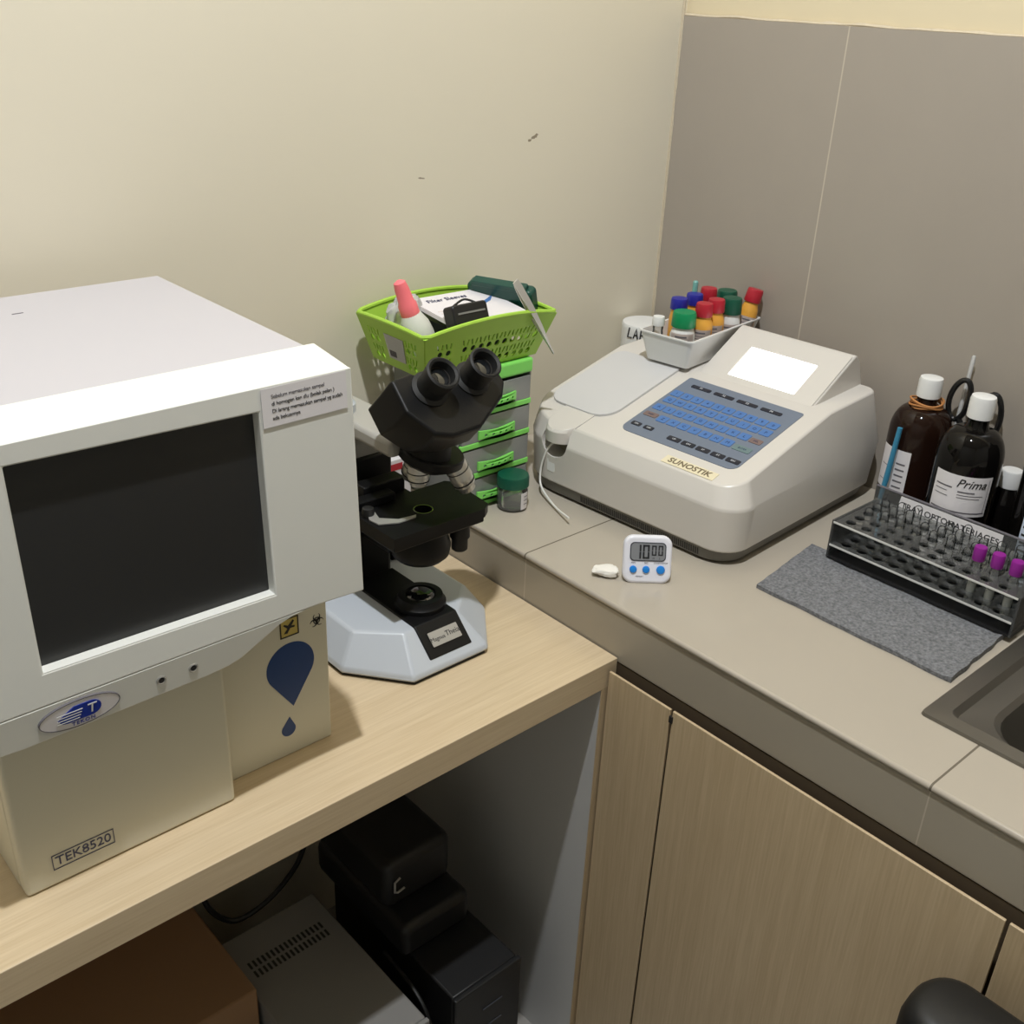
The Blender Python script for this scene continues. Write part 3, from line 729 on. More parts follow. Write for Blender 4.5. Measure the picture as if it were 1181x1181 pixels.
# made-up dark block, added so the basket's punched holes look shaded
tag(obj('dark_filler', box(BM(), (-.585, -.142, ZBK + .0004), (-.475, -.062, ZBK + .056)), M['pcblack']), 'made-up dark block under the white leaflet, darkening the inside of the lime basket', 'box')
# black strapped holder
bh = thing('black_clip', 'black plastic holder with a loop strap lying on the leaflet', 'holder', (-.572, -.165, ZBK + .062))
mt = Matrix.Translation((-.566, -.152, ZBK + .074)) @ Matrix.Rotation(R(0), 4, 'Z') @ Matrix.Rotation(R(-22), 4, 'X') @ Matrix.Scale(1.25, 4)
bm = BM(); prism(bm, rrect(-.024, .024, -.011, .012, .004, 4), -.009, .009, lambda a, b, w: mt @ Vector((a, w, b)))
hb_ = obj('holder_body', bm, M['pcblack'], bh, bevel=.002)
obj('ridge', box(BM(), (-.018, -.0102, .001), (.019, -.009, .003), mt), M['pcgrey'], hb_)
bm = BM(); tube(bm, smooth_path([mt @ Vector(p) for p in ((-.012, .006, .011), (.006, .012, .0165), (.022, .022, .017), (.030, .018, .012), (.022, .008, .010))]), .0016, 8); obj('strap', bm, M['pcblack'], bh)
# dark green case at the back right
gc = thing('green_case', 'dark green plastic case with ridged lid at the back of the lime basket', 'case', (-.463, -.060, ZBK + .05))
mg = Matrix.Translation((-.456, -.100, ZBK + .074)) @ Matrix.Rotation(R(-68), 4, 'Z') @ Matrix.Rotation(R(20), 4, 'X')
bm = BM(); prism(bm, rrect(-.052, .052, -.028, .018, .007, 4), -.010, .010, lambda a, b, w: mg @ Vector((a, w, b))); g1 = obj('case_body', bm, M['bottlegreen'], gc, bevel=.003)
bm = BM(); prism(bm, rrect(-.043, .043, .016, .024, .003, 3), -.012, .003, lambda a, b, w: mg @ Vector((a, w, b))); obj('case_lid_ridge', bm, M['bottlegreen'], gc, bevel=.0015)
# forceps hooked over the front rim
a = Vector((-.501, -.176, 1.156)); b = Vector((-.436, -.192, 1.046)); ax = (b - a).normalized()
side = Vector((.86, .1, .5)); side = (side - ax * side.dot(ax)).normalized(); nn = ax.cross(side)
fcp = thing('forceps', 'grey steel forceps hooked over the front rim of the lime basket', 'forceps', b)
for sgn in (1, -1):
    bm = BM(); L = (b - a).length
    rings = []
    for s, wd in ((0, .0045), (.08, .0055), (.35, .005), (.6, .0035), (.85, .0018), (1, .0009)):
        c = a + ax * L * s + nn * sgn * (.0006 + .0030 * math.sin(PI * min(1, s * 1.15)) ** 1)
        rings.append([c + side * wd + nn * .0006, c - side * wd + nn * .0006, c - side * wd - nn * .0006, c + side * wd - nn * .0006])
    loft(bm, rings); obj('arm', bm, M['steel'], fcp)

# ------------------------------------------------------------------ jar by the drawers
jr = thing('specimen_jar', 'small clear glass jar with dark green screw lid in front of the drawer tower', 'jar', (-.5055, -.194, ZC))
jc = (-.5055, -.194, ZC)
obj('glass', lathe(BM(), [(.019, 0), (.022, .003), (.0226, .012), (.0226, .030), (.020, .036), (.0195, .046), (.018, .046), (.0185, .035), (.021, .029), (.021, .006), (.018, .004)], jc, n=36), M['glass'], jr)
bm = BM(); lathe(bm, [(.0215, .036), (.0238, .037), (.0238, .050), (.0225, .0535), (.018, .0545)], jc, n=40); obj('lid', bm, M['dkgreen'], jr)
bm = BM()
rings = [[Vector(jc) + Vector((.0229 * math.cos(R(ang)), .0229 * math.sin(R(ang)), z)) for z in (.004, .030)] for ang in range(262, 300, 6)]
for r0, r1 in zip(rings, rings[1:]): bm.faces.new([bm.verts.new(p) for p in (r0[0], r1[0], r1[1], r0[1])])
bmesh.ops.remove_doubles(bm, verts=bm.verts[:], dist=1e-5)
bmesh.ops.solidify(bm, geom=bm.faces[:], thickness=.0002)
jl = obj('jar_label', bm, M['paper'], jr)
bm = BM()
for k in range(3): box(bm, (-.003, -.002 + .006 * k, 0), (.004, -.001 + .006 * k, .0002))
pj = plane_map(Vector(jc) + Vector((.0234 * math.cos(R(281)), .0234 * math.sin(R(281)), .014)), (math.cos(R(11)), math.sin(R(11)), 0), (0, 0, 1))
for v in bm.verts: v.co = pj(*v.co)
obj('label_print', bm, M['greyi'], jl)

# ------------------------------------------------------------------ chemistry analyser (keyboard and lit display)
PH = R(3.5); U = Vector((math.sin(PH), -math.cos(PH), 0)); V_ = Vector((math.cos(PH), math.sin(PH), 0)); O = Vector((-.425, -.30, 0))
def A(u, v, z): p = O + U * u + V_ * v; p.z = z; return p
VB = .2415
def pz(v): return .94 + .24 * (v - .03) if v < VB else .94 + .24 * (VB - .03) + .03 * (v - VB)
an = thing('chemistry_analyzer', 'ivory chemistry analyser with blue keyboard and lit white display on the worktop', 'lab analyser', A(0, .2, ZC), -PI / 2 + PH)
def ring(u0, u1, v0, v1, rad, zf):
    pts = rrect(u0, u1, v0, v1, rad, 7)
    out = []
    n = len(pts)
    for i, p in enumerate(pts):
        q = pts[(i + 1) % n]; out.append(p)
        if (p[1] - VB) * (q[1] - VB) < 0 and abs(p[1] - q[1]) > .02: out.append((p[0] + (q[0] - p[0]) * (VB - p[1]) / (q[1] - p[1]), VB))
    return [A(u, v, zf(v)) for u, v in out], out
rad = (.042, .02, .03, .075)
r0, _ = ring(-.182, .220, .001, .388, rad, lambda v: .8440)
r1, _ = ring(-.186, .2235, -.001, .392, rad, lambda v: .9085 + .022 * v)
r2_, o2 = ring(-.184, .207, .014, .378, (.036, .02, .03, .07), pz)
bm = BM(); Vv = [[bm.verts.new(p) for p in r] for r in (r0, r1, r2_)]; n = len(r0)
for k in range(2):
    for i in range(n): bm.faces.new((Vv[k][i], Vv[k][(i+1) % n], Vv[k+1][(i+1) % n], Vv[k+1][i]))
bm.faces.new(Vv[0][::-1])
bi = [i for i in range(n) if abs(o2[i][1] - VB) < 1e-6]
i0, i1 = bi[0], bi[1]
bm.faces.new(Vv[2][i0:i1 + 1]); bm.faces.new(Vv[2][i1:] + Vv[2][:i0 + 1])
sh = obj('housing', bm, M['anal'], an, bevel=.0035, seg=3, smooth=30)
# hollow for the sample tube cut into the left front
bm = BM(); lathe(bm, [(.026, -.02), (.026, .034)], A(-.101, .0, .912), V_, 32)
cut = obj('cutter', bm, M['anrec'], None)
# keep only the part under the nose
sh.modifiers.remove(sh.modifiers['normals'])
md = sh.modifiers.new('hollow', 'BOOLEAN'); md.object = cut; md.operation = 'DIFFERENCE'; md.solver = 'EXACT'
bpy.context.view_layer.update()
dg = bpy.context.evaluated_depsgraph_get(); dg.update()
me2 = bpy.data.meshes.new_from_object(sh.evaluated_get(dg)); sh.modifiers.clear()
old = sh.data; sh.data = me2; bpy.data.meshes.remove(old); bpy.data.objects.remove(cut)
for p in me2.polygons: p.use_smooth = True
me2.set_sharp_from_angle(angle=R(40))
wn = sh.modifiers.new('normals', 'WEIGHTED_NORMAL'); wn.keep_sharp = True; wn.weight = 80
bm = BM(); lathe(bm, [(.0259, .030), (.0259, .034)], A(-.101, .0, .912), V_, 32); obj('tube_recess', bm, M['anrec'], an)
# rounded nose above the hollow
pts = [(-.101 + .030 * math.cos(R(a)), .030 + .037 * math.sin(R(a))) for a in range(180, 361, 9)] + [(-.071, .06), (-.131, .06)]
bm = BM(); loft(bm, [[A(u, v, .911) for u, v in pts], [A(u, v, .929) for u, v in pts], [A(-.101 + (u + .101) * .93, .03 + (v - .03) * .9, pz(v) + .0012) for u, v in pts]])
obj('nose', bm, M['anal'], an, bevel=.003, seg=3, smooth=40)
rb0, _ = ring(-.176, .212, .006, .380, rad, lambda v: ZC + .005); rb1, _ = ring(-.179, .217, .003, .385, rad, lambda v: .8442)
bm = BM(); loft(bm, [rb0, rb1]); ab = obj('base', bm, M['anbase'], an)
bm = BM()
for k in range(60):
    u = -.045 + .0036 * k
    q = [A(u, .0045, .831), A(u + .0017, .0045, .831), A(u + .0017, .0032, .841), A(u, .0032, .841)]
    q2 = [p + V_ * .004 for p in q]
    loft(bm, [q, q2])
obj('vent_slots', bm, M['andark'], ab)
for u, v in ((-.15, .05), (.17, .05), (-.15, .35), (.17, .35)):
    obj('foot', lathe(BM(), [(.011, 0), (.012, .0065)], A(u, v, ZC), n=18), M['rubber'], an)
sq = V_ * 1.0 + Vector((0, 0, .24)); sq.normalize()
def S(u, v, w=0):                            # on the sloping deck
    nrm = U.cross(sq).normalized()
    return A(u, v, .94 + .24 * (v - .03)) + nrm * w
lid = rrect(-.171, -.049, .054, .228, (.034, .004, .02, .03), 6)
bm = sheet(lid, [], .0045, lambda a, b, w: S(a, b, w + .0018)); obj('reaction_lid', bm, M['anlid'], an, bevel=.0012)
bm = BM(); box(bm, (-.0565, .083, -.0005), (-.050, .092, .0030)); 
for v in bm.verts: v.co = S(*v.co)
obj('lid_catch', bm, M['anrec'], an)
bm = BM(); prism(bm, [(-.0735, .014), (-.0728, .014), (-.0728, .058), (-.0735, .058)], .0, .0004, lambda a, b, w: S(a, b, w)); obj('seam', bm, M['greyi'], an)
def FF(u, z, w=0): return A(u, .0035 - w, z)
bm = BM(); prism(bm, rrect(-.1125, -.0965, .861, .883, .003, 3), -.002, .0035, lambda a, b, w: FF(a, b, w)); swt = obj('pump_switch', bm, M['white'], an, bevel=.001)
# keyboard
kp = obj('keypad', sheet(rrect(-.021, .179, .050, .217, (.014, .004, .004, .014), 6), [], .0012, lambda a, b, w: S(a, b, w + .0004)), M['keypad'], an)
def K(a_, b_): return (-.021 + .2 * a_, .217 - .167 * b_)
legends = []
def key(a_, b_, wd, ht, m, txt=None, ink=None, size=.0076):
    u, v = K(a_, b_)
    o = obj('key', sheet(rrect(u - wd/2, u + wd/2, v - ht/2, v + ht/2, .0018, 3), [], .0008, lambda a, b, w: S(a, b, w + .0014)), m, kp)
    if txt:
        obj('legend', words(txt, size, lambda a, b, w: S(u + a, v + b, w + .0019), .0002), ink or M['inkblue'], kp)
for k in range(4): key(.175 + .205 * k, .118, .0345, .0075, M['keyblack'], ['F1', 'F2', 'F3', 'F4'][k], M['inkwhite'], .0055)
for k, c in enumerate('1234567890'): key(.063 + .0937 * k, .295, .0165, .0155, M['keyblue'], c)
for k, c in enumerate('QWERTYUIOP'): key(.074 + .0933 * k, .415, .0165, .0155, M['keyblue'], c)
for k, c in enumerate('ASDFGHJKL'): key(.07 + .0936 * k, .555, .0165, .0155, M['keyblue'], c)
key(.92, .565, .019, .011, M['keybrown'], 'DEL', M['inkblue'], .0045)
key(.085, .69, .023, .011, M['keybrown'], 'SHIFT', M['inkblue'], .0042)
for k, c in enumerate('ZXCVBNM'): key(.20 + .0945 * k, .70, .0165, .0155, M['keyblue'], c)
key(.895, .715, .028, .0125, M['keygrey'], 'ENTER', M['inkblue'], .0045)
for k, c in enumerate(('ON', 'OFF')): key(.075 + .112 * k, .872, .0165, .0085, M['keyblack'], c, M['inkwhite'], .0042)
for k, c in enumerate(('UP', 'DN', 'LF', 'RT', 'ESC')): key(.43 + .125 * k, .895, .0215, .0095, M['keyblack'], c, M['inkwhite'], .0045)
# badge
bd = obj('badge', sheet(rrect(.082, .168, .0165, .0335, .001, 2), [], .0008, lambda a, b, w: S(a, b, w + .0004)), M['badge'], an)
obj('maker_name', words('SUNOSTIK', .0145, lambda a, b, w: S(.125 + a, .025 + b, w + .0009), .0003, space=1.02, bold=.00035), M['badgeink'], bd)
obj('model_print', words('SBA', .008, lambda a, b, w: A(-.128 + a, .262 + b, pz(.262 + b) + .0004 + w), .0003), M['blacki'], an)
# display wedge
bm = BM()
zb = pz(.236)
prof = [(.231, .9835), (.3445, 1.0455), (.351, 1.0445), (.362, 1.034), (.380, .996), (.380, .985)]
prism(bm, prof, -.0235, .1775, lambda a, b, w: A(w, a, b)); dh = obj('display_housing', bm, M['anal'], an, bevel=.003, seg=3)
tv = Vector((.1135, .062)); tv.normalize(); nv = Vector((-tv.y, tv.x))
def Dp(a, b, w=0):                            # on the display face: a across, b up the slope
    v = .231 + tv.x * b + nv.x * w; z = .9835 + tv.y * b + nv.y * w
    return A(a, v, z)
obj('display_bezel', sheet(rrect(-.021, .175, .006, .126, .004, 3), [rrect(.0215, .139, .0225, .0905, .002, 3)], .0024, lambda a, b, w: Dp(a, b, w + .0008)), M['anal'], dh, bevel=.0008)
obj('display_screen', sheet(rrect(.0225, .138, .0235, .0895, .001, 2), [], .0006, lambda a, b, w: Dp(a, b, w + .0008)), M['lcdon'], dh)
# silicone sample tube hanging out of the hollow
pth = smooth_path([(-.412, -.195, .908), (-.428, -.190, .902), (-.4335, -.183, .883), (-.437, -.180, .856), (-.445, -.193, .837), (-.462, -.240, .829), (-.480, -.288, .834)])
tag(obj('tubing', tube(BM(), pth, .0016, 8), M['tube'], an))

# white tub in the wall corner
lt_ = thing('white_tub', 'white plastic tub with handwritten black letters in the wall corner behind the ivory analyser', 'tub', (-.070, -.046, ZC))
obj('tub_body', lathe(BM(), [(.037, 0), (.040, .003), (.0415, .165), (.0415, .170), (.040, .1735), (.03, .1745)], (-.070, -.046, ZC), n=40), M['white'], lt_)
def cyl(cx, cy, r, a0, z): return lambda a, b, w=0: (cx + (r + w) * math.cos(a0 + a / r), cy + (r + w) * math.sin(a0 + a / r), z + b)
CA = math.atan2(-1.236 + .046, -1.4654 + .070)
cm = cyl(-.070, -.046, .0419, CA - .62, ZC + .1615)
bm = BM()
def stroke(bm, pts, f, r=.0014): tube(bm, [f(x, y, 0) for x, y in pts], r, 6)
stroke(bm, [(-.003, .009), (-.006, -.008), (.003, -.0075)], cm)
stroke(bm, [(.006, -.008), (.011, .009), (.014, -.008)], cm); stroke(bm, [(.008, -.002), (.0135, -.002)], cm)
stroke(bm, [(.0185, -.008), (.0195, .007), (.026, .006), (.0265, .001), (.020, -.0005), (.0275, -.003), (.026, -.008), (.0185, -.008)], cm)
obj('handwriting', bm, M['blacki'], lt_)

# ------------------------------------------------------------------ white tray with reagent bottles, on the analyser's back
TZ0 = pz(.245) + .004
ty = thing('bottle_tray', 'white rectangular tray of capped bottles on the back of the ivory analyser', 'tray', (-.11, -.21, TZ0))
th_ = R(7.0); ex = Vector((math.cos(th_), math.sin(th_), 0)); ey = Vector((-math.sin(th_), math.cos(th_), 0)); T0 = Vector((-.207, -.2535, 0))
def T(a, b, z): p = T0 + ex * a + ey * b; p.z = z; return p
def tr(a0, a1, b0, b1, r, z): return [T(a, b, z) for a, b in rrect(a0, a1, b0, b1, r, 4)]
bm = BM()
loft(bm, [tr(0, .186, 0, .076, .006, TZ0), tr(-.010, .200, -.009, .087, .008, TZ0 + .044), tr(-.012, .202, -.011, .089, .009, TZ0 + .0445), tr(-.012, .202, -.011, .089, .009, TZ0 + .0465),
          tr(-.008, .198, -.007, .085, .007, TZ0 + .0465), tr(.002, .184, .002, .074, .005, TZ0 + .002)])
obj('tray_shell', bm, M['tray'], ty, smooth=30)
BZ = TZ0 + .0022
# a bottle: body radius, body height, cap radius, cap height
def bottle(name, label, x, y, rb, hb_, rc, hc_, mb, mc, lab=None, tilt=None, group='reagent bottles in the white tray', base=None):
    z = BZ if base is None else base
    ax_ = Vector(tilt or (0, 0, 1)).normalized(); c = Vector((x, y, z))
    t = thing(name, label, 'bottle', c, 0, group)
    nk = rc * .82
    obj('body', lathe(BM(), [(rb*.9, 0), (rb, .002), (rb, hb_*.78), (rb*.93, hb_*.86), (nk*1.05, hb_*.96), (nk, hb_), (nk, hb_ + .003)], c, ax_, 26), mb, t)
    bm = BM(); lathe(bm, [(rc, hb_ + .001), (rc*1.02, hb_ + .002), (rc*.97, hb_ + hc_*.85), (rc*.9, hb_ + hc_), (rc*.6, hb_ + hc_*1.02)], c, ax_, 26)
    obj('cap', bm, mc, t)
    if lab:
        u, v, a = frame(ax_); bm = BM(); lo, hi = lab
        fd = math.atan2((Vector((-1.4654, -1.236, 0)) - c).dot(v), (Vector((-1.4654, -1.236, 0)) - c).dot(u))
        rs = [[c + a * h + (u * math.cos(fd + R(k)) + v * math.sin(fd + R(k))) * (rb + .0003) for k in range(-62, 63, 6)] for h in (lo, hi)]
        A0 = [bm.verts.new(p) for p in rs[0]]; A1 = [bm.verts.new(p) for p in rs[1]]
        for i in range(len(A0) - 1): bm.faces.new((A0[i], A0[i+1], A1[i+1], A1[i]))
        bmesh.ops.solidify(bm, geom=bm.faces[:], thickness=.0002)
        lb = obj('bottle_label', bm, M['label'], t)
        bm = BM()
        for q, (h, w0, w1, tk_) in enumerate(((hi - .006, -34, 20, .0022), (hi - .011, -34, 34, .0009), (hi - .015, -34, 10, .0009))):
            rr = [[c + a * hh + (u * math.cos(fd + R(k)) + v * math.sin(fd + R(k))) * (rb + .0007) for k in range(w0, w1 + 1, 6)] for hh in (h, h + tk_)]
            A0 = [bm.verts.new(p) for p in rr[0]]; A1 = [bm.verts.new(p) for p in rr[1]]
            for i in range(len(A0) - 1): bm.faces.new((A0[i], A0[i+1], A1[i+1], A1[i]))
        obj('label_print', bm, M['greyi'], lb)
    return t
bottle('reagent_bottle', 'tiny clear vial with white cap at the near left corner of the white tray', -.204, -.186, .0085, .050, .0098, .015, M['glass'], M['white'])
bottle('reagent_bottle', 'stout white bottle with large bright green cap at the front of the white tray', -.183, -.219, .0195, .053, .0190, .024, M['white'], M['midgreen'], (.004, .046))
bottle('reagent_bottle', 'orange bottle with red cap standing right behind the bright green capped bottle', -.148, -.2285, .0162, .066, .0138, .021, M['orange'], M['red'], (.012, .048))
bottle('reagent_bottle', 'orange bottle with red cap and label, beside the white bottle with dark green cap', -.112, -.2235, .0158, .066, .0138, .021, M['orange'], M['red'], (.010, .048))
bottle('reagent_bottle', 'white bottle with dark green cap at the near side of the white tray', -.074, -.2255, .0165, .058, .0165, .026, M['white'], M['dkgreen'], (.008, .044))
bottle('reagent_bottle', 'blue capped bottle directly behind the bright green capped bottle', -.155, -.1835, .0140, .068, .0138, .018, M['orange'], M['bluecap'])
bottle('reagent_bottle', 'blue capped bottle between the other blue cap and the rearmost red cap', -.113, -.180, .0140, .068, .0138, .018, M['orange'], M['bluecap'])
bottle('reagent_bottle', 'red capped bottle in the back row next to the blue cap', -.073, -.176, .0145, .069, .0138, .020, M['orange'], M['red'])
bottle('reagent_bottle', 'dark green capped bottle in the back row of the white tray', -.036, -.186, .0165, .060, .0170, .022, M['white'], M['dkgreen'])
bottle('reagent_bottle', 'orange bottle with red cap leaning at the far right end of the white tray', -.040, -.222, .0150, .072, .0135, .022, M['orange'], M['red'], (.006, .050), tilt=(.20, -.10, 1))
tag(obj('teal_tip', lathe(BM(), [(.003, 0), (.0045, .03), (.0045, .098), (.003, .1)], (-.092, -.162, BZ), (0, 0, 1), 12), M['teal']), 'thin teal plastic tip poking up behind the blue caps in the white tray', 'pipette tip')

# ------------------------------------------------------------------ kitchen timer and the scrap beside it
tmn = Vector((-.66, -.75, 0)).normalized(); tx = Vector((-tmn.y, tmn.x, 0)); tx = Vector((.75, -.66, 0)).normalized()
tb_ = R(20); tup = Vector((0, 0, 1)) * math.cos(tb_) - tmn * math.sin(tb_)
tc_ = Vector((-.5165, -.4715, ZC))
tmr = thing('timer', 'white digital kitchen timer with three blue buttons standing on the worktop', 'timer', tc_)
tn = tx.cross(tup).normalized()
def Q(a, b, w=0): return tc_ + tx * a * 1.12 + tup * b * 1.1 + tn * w
bm = BM(); prism(bm, rrect(-.0285, .0285, .0005, .058, .012, 7), -.014, 0, Q); tbod = obj('case', bm, M['timerw'], tmr, bevel=.004, seg=4)
lf = obj('display', sheet(rrect(-.021, .021, .0275, .0500, .005, 5), [], .0008, lambda a, b, w: Q(a, b, w + .0004)), M['lcdframe'], tmr)
obj('display_glass', sheet(rrect(-.0198, .0198, .0287, .0488, .0042, 5), [], .0004, lambda a, b, w: Q(a, b, w + .0009)), M['lcd'], lf)
SEG = {'0': 'abcdef', '1': 'bc'}
def digit(bm, ch, x, y, wd, ht, th):
    g = dict(a=((0, ht - th), (wd, ht)), d=((0, 0), (wd, th)), f=((0, ht/2 + .0003), (th, ht)), e=((0, 0), (th, ht/2 - .0003)), b=((wd - th, ht/2 + .0003), (wd, ht)), c=((wd - th, 0), (wd, ht/2 - .0003)))
    for s in SEG[ch]:
        (x0, y0), (x1, y1) = g[s]
        box(bm, (x + x0, y + y0, .0011), (x + x1, y + y1, .0014))
bm = BM(); digit(bm, '1', -.0145, .0305, .0065, .0165, .0021); digit(bm, '0', -.0062, .0305, .0078, .0165, .0021); digit(bm, '0', .0042, .0345, .0055, .0120, .0015); digit(bm, '0', .0118, .0345, .0055, .0120, .0015)
for v in bm.verts: v.co = Q(*v.co)
obj('digits', bm, M['blacki'], lf)
obj('unit_marks', join(words('M', .003, lambda a, b, w: Q(a + .0065, b + .031, w + .0013), .0002), words('S', .003, lambda a, b, w: Q(a + .0135, b + .031, w + .0013), .0002)), M['blacki'], lf)
for x, r_ in ((-.0165, .0048), (-.0015, .0048), (.0155, .0056)):
    obj('button', lathe(BM(), [(r_, -.001), (r_, .0015), (r_*.85, .0026), (r_*.4, .0030)], Q(x, .0175), tn, 22), M['btnblue'], tmr)
for s, x in (('MIN', -.0165), ('SEC', -.0015), ('START/STOP', .0155)):
    obj('button_word', words(s, .0029, lambda a, b, w, x=x: Q(a + x, b + .0252, w + .0002), .0002), M['greyi'], tmr)
obj('lower_word', words('MEMORY', .0022, lambda a, b, w: Q(a - .009, b + .0088, w + .0002), .0002), M['greyi'], tmr)
bm = BM(); prism(bm, [(-.010, .0), (.010, .0), (.008, .036), (-.008, .036)], 0, .002, lambda a, b, w: tc_ - tn * 0 + tx * a + (-tn * .014 - tmn * .012 + Vector((0, 0, .0005))).lerp(tup * .040 - tn * .0138, b / .036) + Vector((0, 0, .0)) - tmn * w)
obj('stand', bm, M['timerw'], tmr)
bm = BM(); bmesh.ops.create_icosphere(bm, subdivisions=4, radius=1)
tdx = Vector((.62, -.78, 0)).normalized(); tdy = Vector((.78, .62, 0)); tc0 = Vector((-.5425, -.4215, ZC))
for v in bm.verts:
    q = v.co.copy(); k = 1 + .22 * noise.noise(q * 1.8 + Vector((5, 2, 1))) + .10 * noise.noise(q * 4.5)
    m_ = max(abs(q.x), abs(q.y)); q.x *= .5 + .5 / max(m_, .6); q.y *= .5 + .5 / max(m_, .6)
    v.co = tc0 + tdx * (q.x * .0165 * k) + tdy * (q.y * .0105 * k) + Vector((0, 0, .0062 + .0058 * q.z * k * (1 + .35 * q.x)))
zmin = min(v.co.z for v in bm.verts)
for v in bm.verts: v.co.z += ZC + .0002 - zmin
tag(obj('tissue_scrap', bm, M['tissue'], smooth=60), 'small crumpled white scrap beside the white timer', 'tissue')

# ------------------------------------------------------------------ grey terry cloth
bm = BM(); cs = [Vector((-.409, -.567, 0)), Vector((-.407, -.838, 0)), Vector((-.246, -.831, 0)), Vector((-.252, -.545, 0))]
N1, N2 = 60, 36; g = {}
for i in range(N1 + 1):
    for j in range(N2 + 1):
        s, t = i / N1, j / N2
        p = cs[0].lerp(cs[1], s).lerp(cs[3].lerp(cs[2], s), t)
        h = .0055 + .0012 * noise.noise((p.x * 22, p.y * 22, 1)) + .0005 * noise.noise((p.x * 160, p.y * 160, 0))
        h += .0024 * math.exp(-((s - .52 - .22 * (t - .4)) / .018) ** 2) * math.exp(-((t - .45) / .2) ** 2) + .0020 * math.exp(-((s - .60 - .22 * (t - .4)) / .016) ** 2) * math.exp(-((t - .45) / .2) ** 2)
        if s > .965: h += .003 * (s - .965) / .035
        p.x += .0015 * noise.noise((s * 6, t * 6, 4)); p.y += .002 * noise.noise((s * 7, t * 7, 9))
        g[i, j] = bm.verts.new((p.x, p.y, ZC + h))
for i in range(N1):
    for j in range(N2): bm.faces.new((g[i, j], g[i+1, j], g[i+1, j+1], g[i, j+1]))
edge = [e for e in bm.edges if e.is_boundary]
r_ = bmesh.ops.extrude_edge_only(bm, edges=edge)
for v in [x for x in r_['geom'] if isinstance(x, bmesh.types.BMVert)]: v.co.z = ZC + .0004
tag(obj('cloth', bm, M['mat_'], smooth=60), 'folded dark grey terry cloth on the worktop in front of the tube rack', 'cloth')

# ------------------------------------------------------------------ acrylic rack with test tubes
RX0, RX1, RY0, RY1 = -.272, -.157, -.838, -.583
ZR0 = ZC + .0075
rk = thing('tube_rack', 'clear acrylic test tube rack with three tiers behind the grey cloth', 'rack', (-.215, -.71, ZR0))
rowx = [-.2575 + .0215 * k for k in range(5)]; coly = [-.600 - .0238 * k for k in range(10)]
def plate(z, hr):
    return sheet([(RX0, RY0), (RX1, RY0), (RX1, RY1), (RX0, RY1)], [circle(x, y, hr, 14) for x in rowx for y in coly], .003, lambda a, b, w: (a, b, z + w))
ZP = [.884, .850, ZR0 + .0015]
obj('plate', plate(ZP[0], .0072), M['acryl'], rk); obj('plate', plate(ZP[1], .0072), M['acryl'], rk)
obj('shaded_bottom_plate', box(BM(), (RX0, RY0, ZR0), (RX1, RY1, ZR0 + .003)), M['pcblack'], rk)  # opaque black, painting the deep shadow under the rack's tiers
for z in ZP[:2]:
    obj('plate_edge', box(BM(), (RX0 - .0012, RY0, z - .0007), (RX0 - .0002, RY1, z + .0018)), M['acryledge'], rk)
for y in (RY0, RY1):
    s = 1 if y == RY0 else -1
    obj('end_panel', box(BM(), (RX0 + .0005, min(y, y - s * .003), ZR0), (RX1 - .0005, max(y, y - s * .003), .8865)), M['acryl'], rk)
rows_word = {2: 'middle row', 3: 'second row from the back', 4: 'rearmost row'}
ordw = ['first', 'second', 'third', 'fourth', 'fifth', 'sixth', 'seventh', 'eighth', 'ninth', 'tenth']
tube0 = None
for r_i in (2, 3, 4):
    for c_i in range(10):
        x, y = rowx[r_i], coly[c_i]
        zt = .9000 + .0045 * ((c_i * 7 + r_i * 3) % 3 - 1)
        lab = 'clear upturned test tube, %s from the left in the rack\'s %s' % (ordw[c_i], rows_word[r_i])
        if tube0 is None:
            prof = [(.0058, 0), (.0058, .056)] + [(.0058 * math.cos(R(a)), .056 + .0058 * math.sin(R(a))) for a in range(15, 90, 15)] + [(.0003, .0618)]
            bm = BM(); u_, v_, a_ = frame((0, 0, 1))
            loft(bm, [[Vector((x + r * math.cos(2*PI*k/16), y + r * math.sin(2*PI*k/16), ZR0 + .0032 + h)) for k in range(16)] for r, h in prof], cap0=False)
            tube0 = obj('test_tube', bm, M['tubeglass'], smooth=60)
            o = tube0
        else:
            o = tube0.copy(); COL.objects.link(o)
        o.location = (x, y, ZR0 + .0032 + (zt - .9000) + .0045)
        tag(o, lab, 'test tube', 'upturned glass test tubes in the acrylic rack')
for k, (x, y) in enumerate(((rowx[1], coly[7]), (rowx[1], coly[8]), (rowx[1], coly[9]))):
    t = thing('blood_tube', ['purple capped blood tube, leftmost of the three in the acrylic rack', 'purple capped blood tube, middle of the three in the acrylic rack', 'purple capped blood tube, rightmost of the three in the acrylic rack'][k], 'blood tube', (x, y, ZR0 + .0035), 0, 'purple capped blood tubes')
    zb_ = ZR0 + .0035
    bm = BM(); lathe(bm, [(.002, 0), (.0045, .0015), (.0056, .005), (.0058, .06), (.0058, .066)], (x, y, zb_), n=18); obj('glass', bm, M['glass'], t)
    bm = BM(); lathe(bm, [(.002, .001), (.0043, .002), (.0052, .005), (.0052, .030)], (x, y, zb_), n=16); obj('contents', bm, M['milky'], t)
    bm = BM(); lathe(bm, [(.0074, .061), (.0078, .062), (.0078, .078), (.0072, .0795), (.005, .0795)], (x, y, zb_), n=22); obj('cap', bm, M['purple'], t)

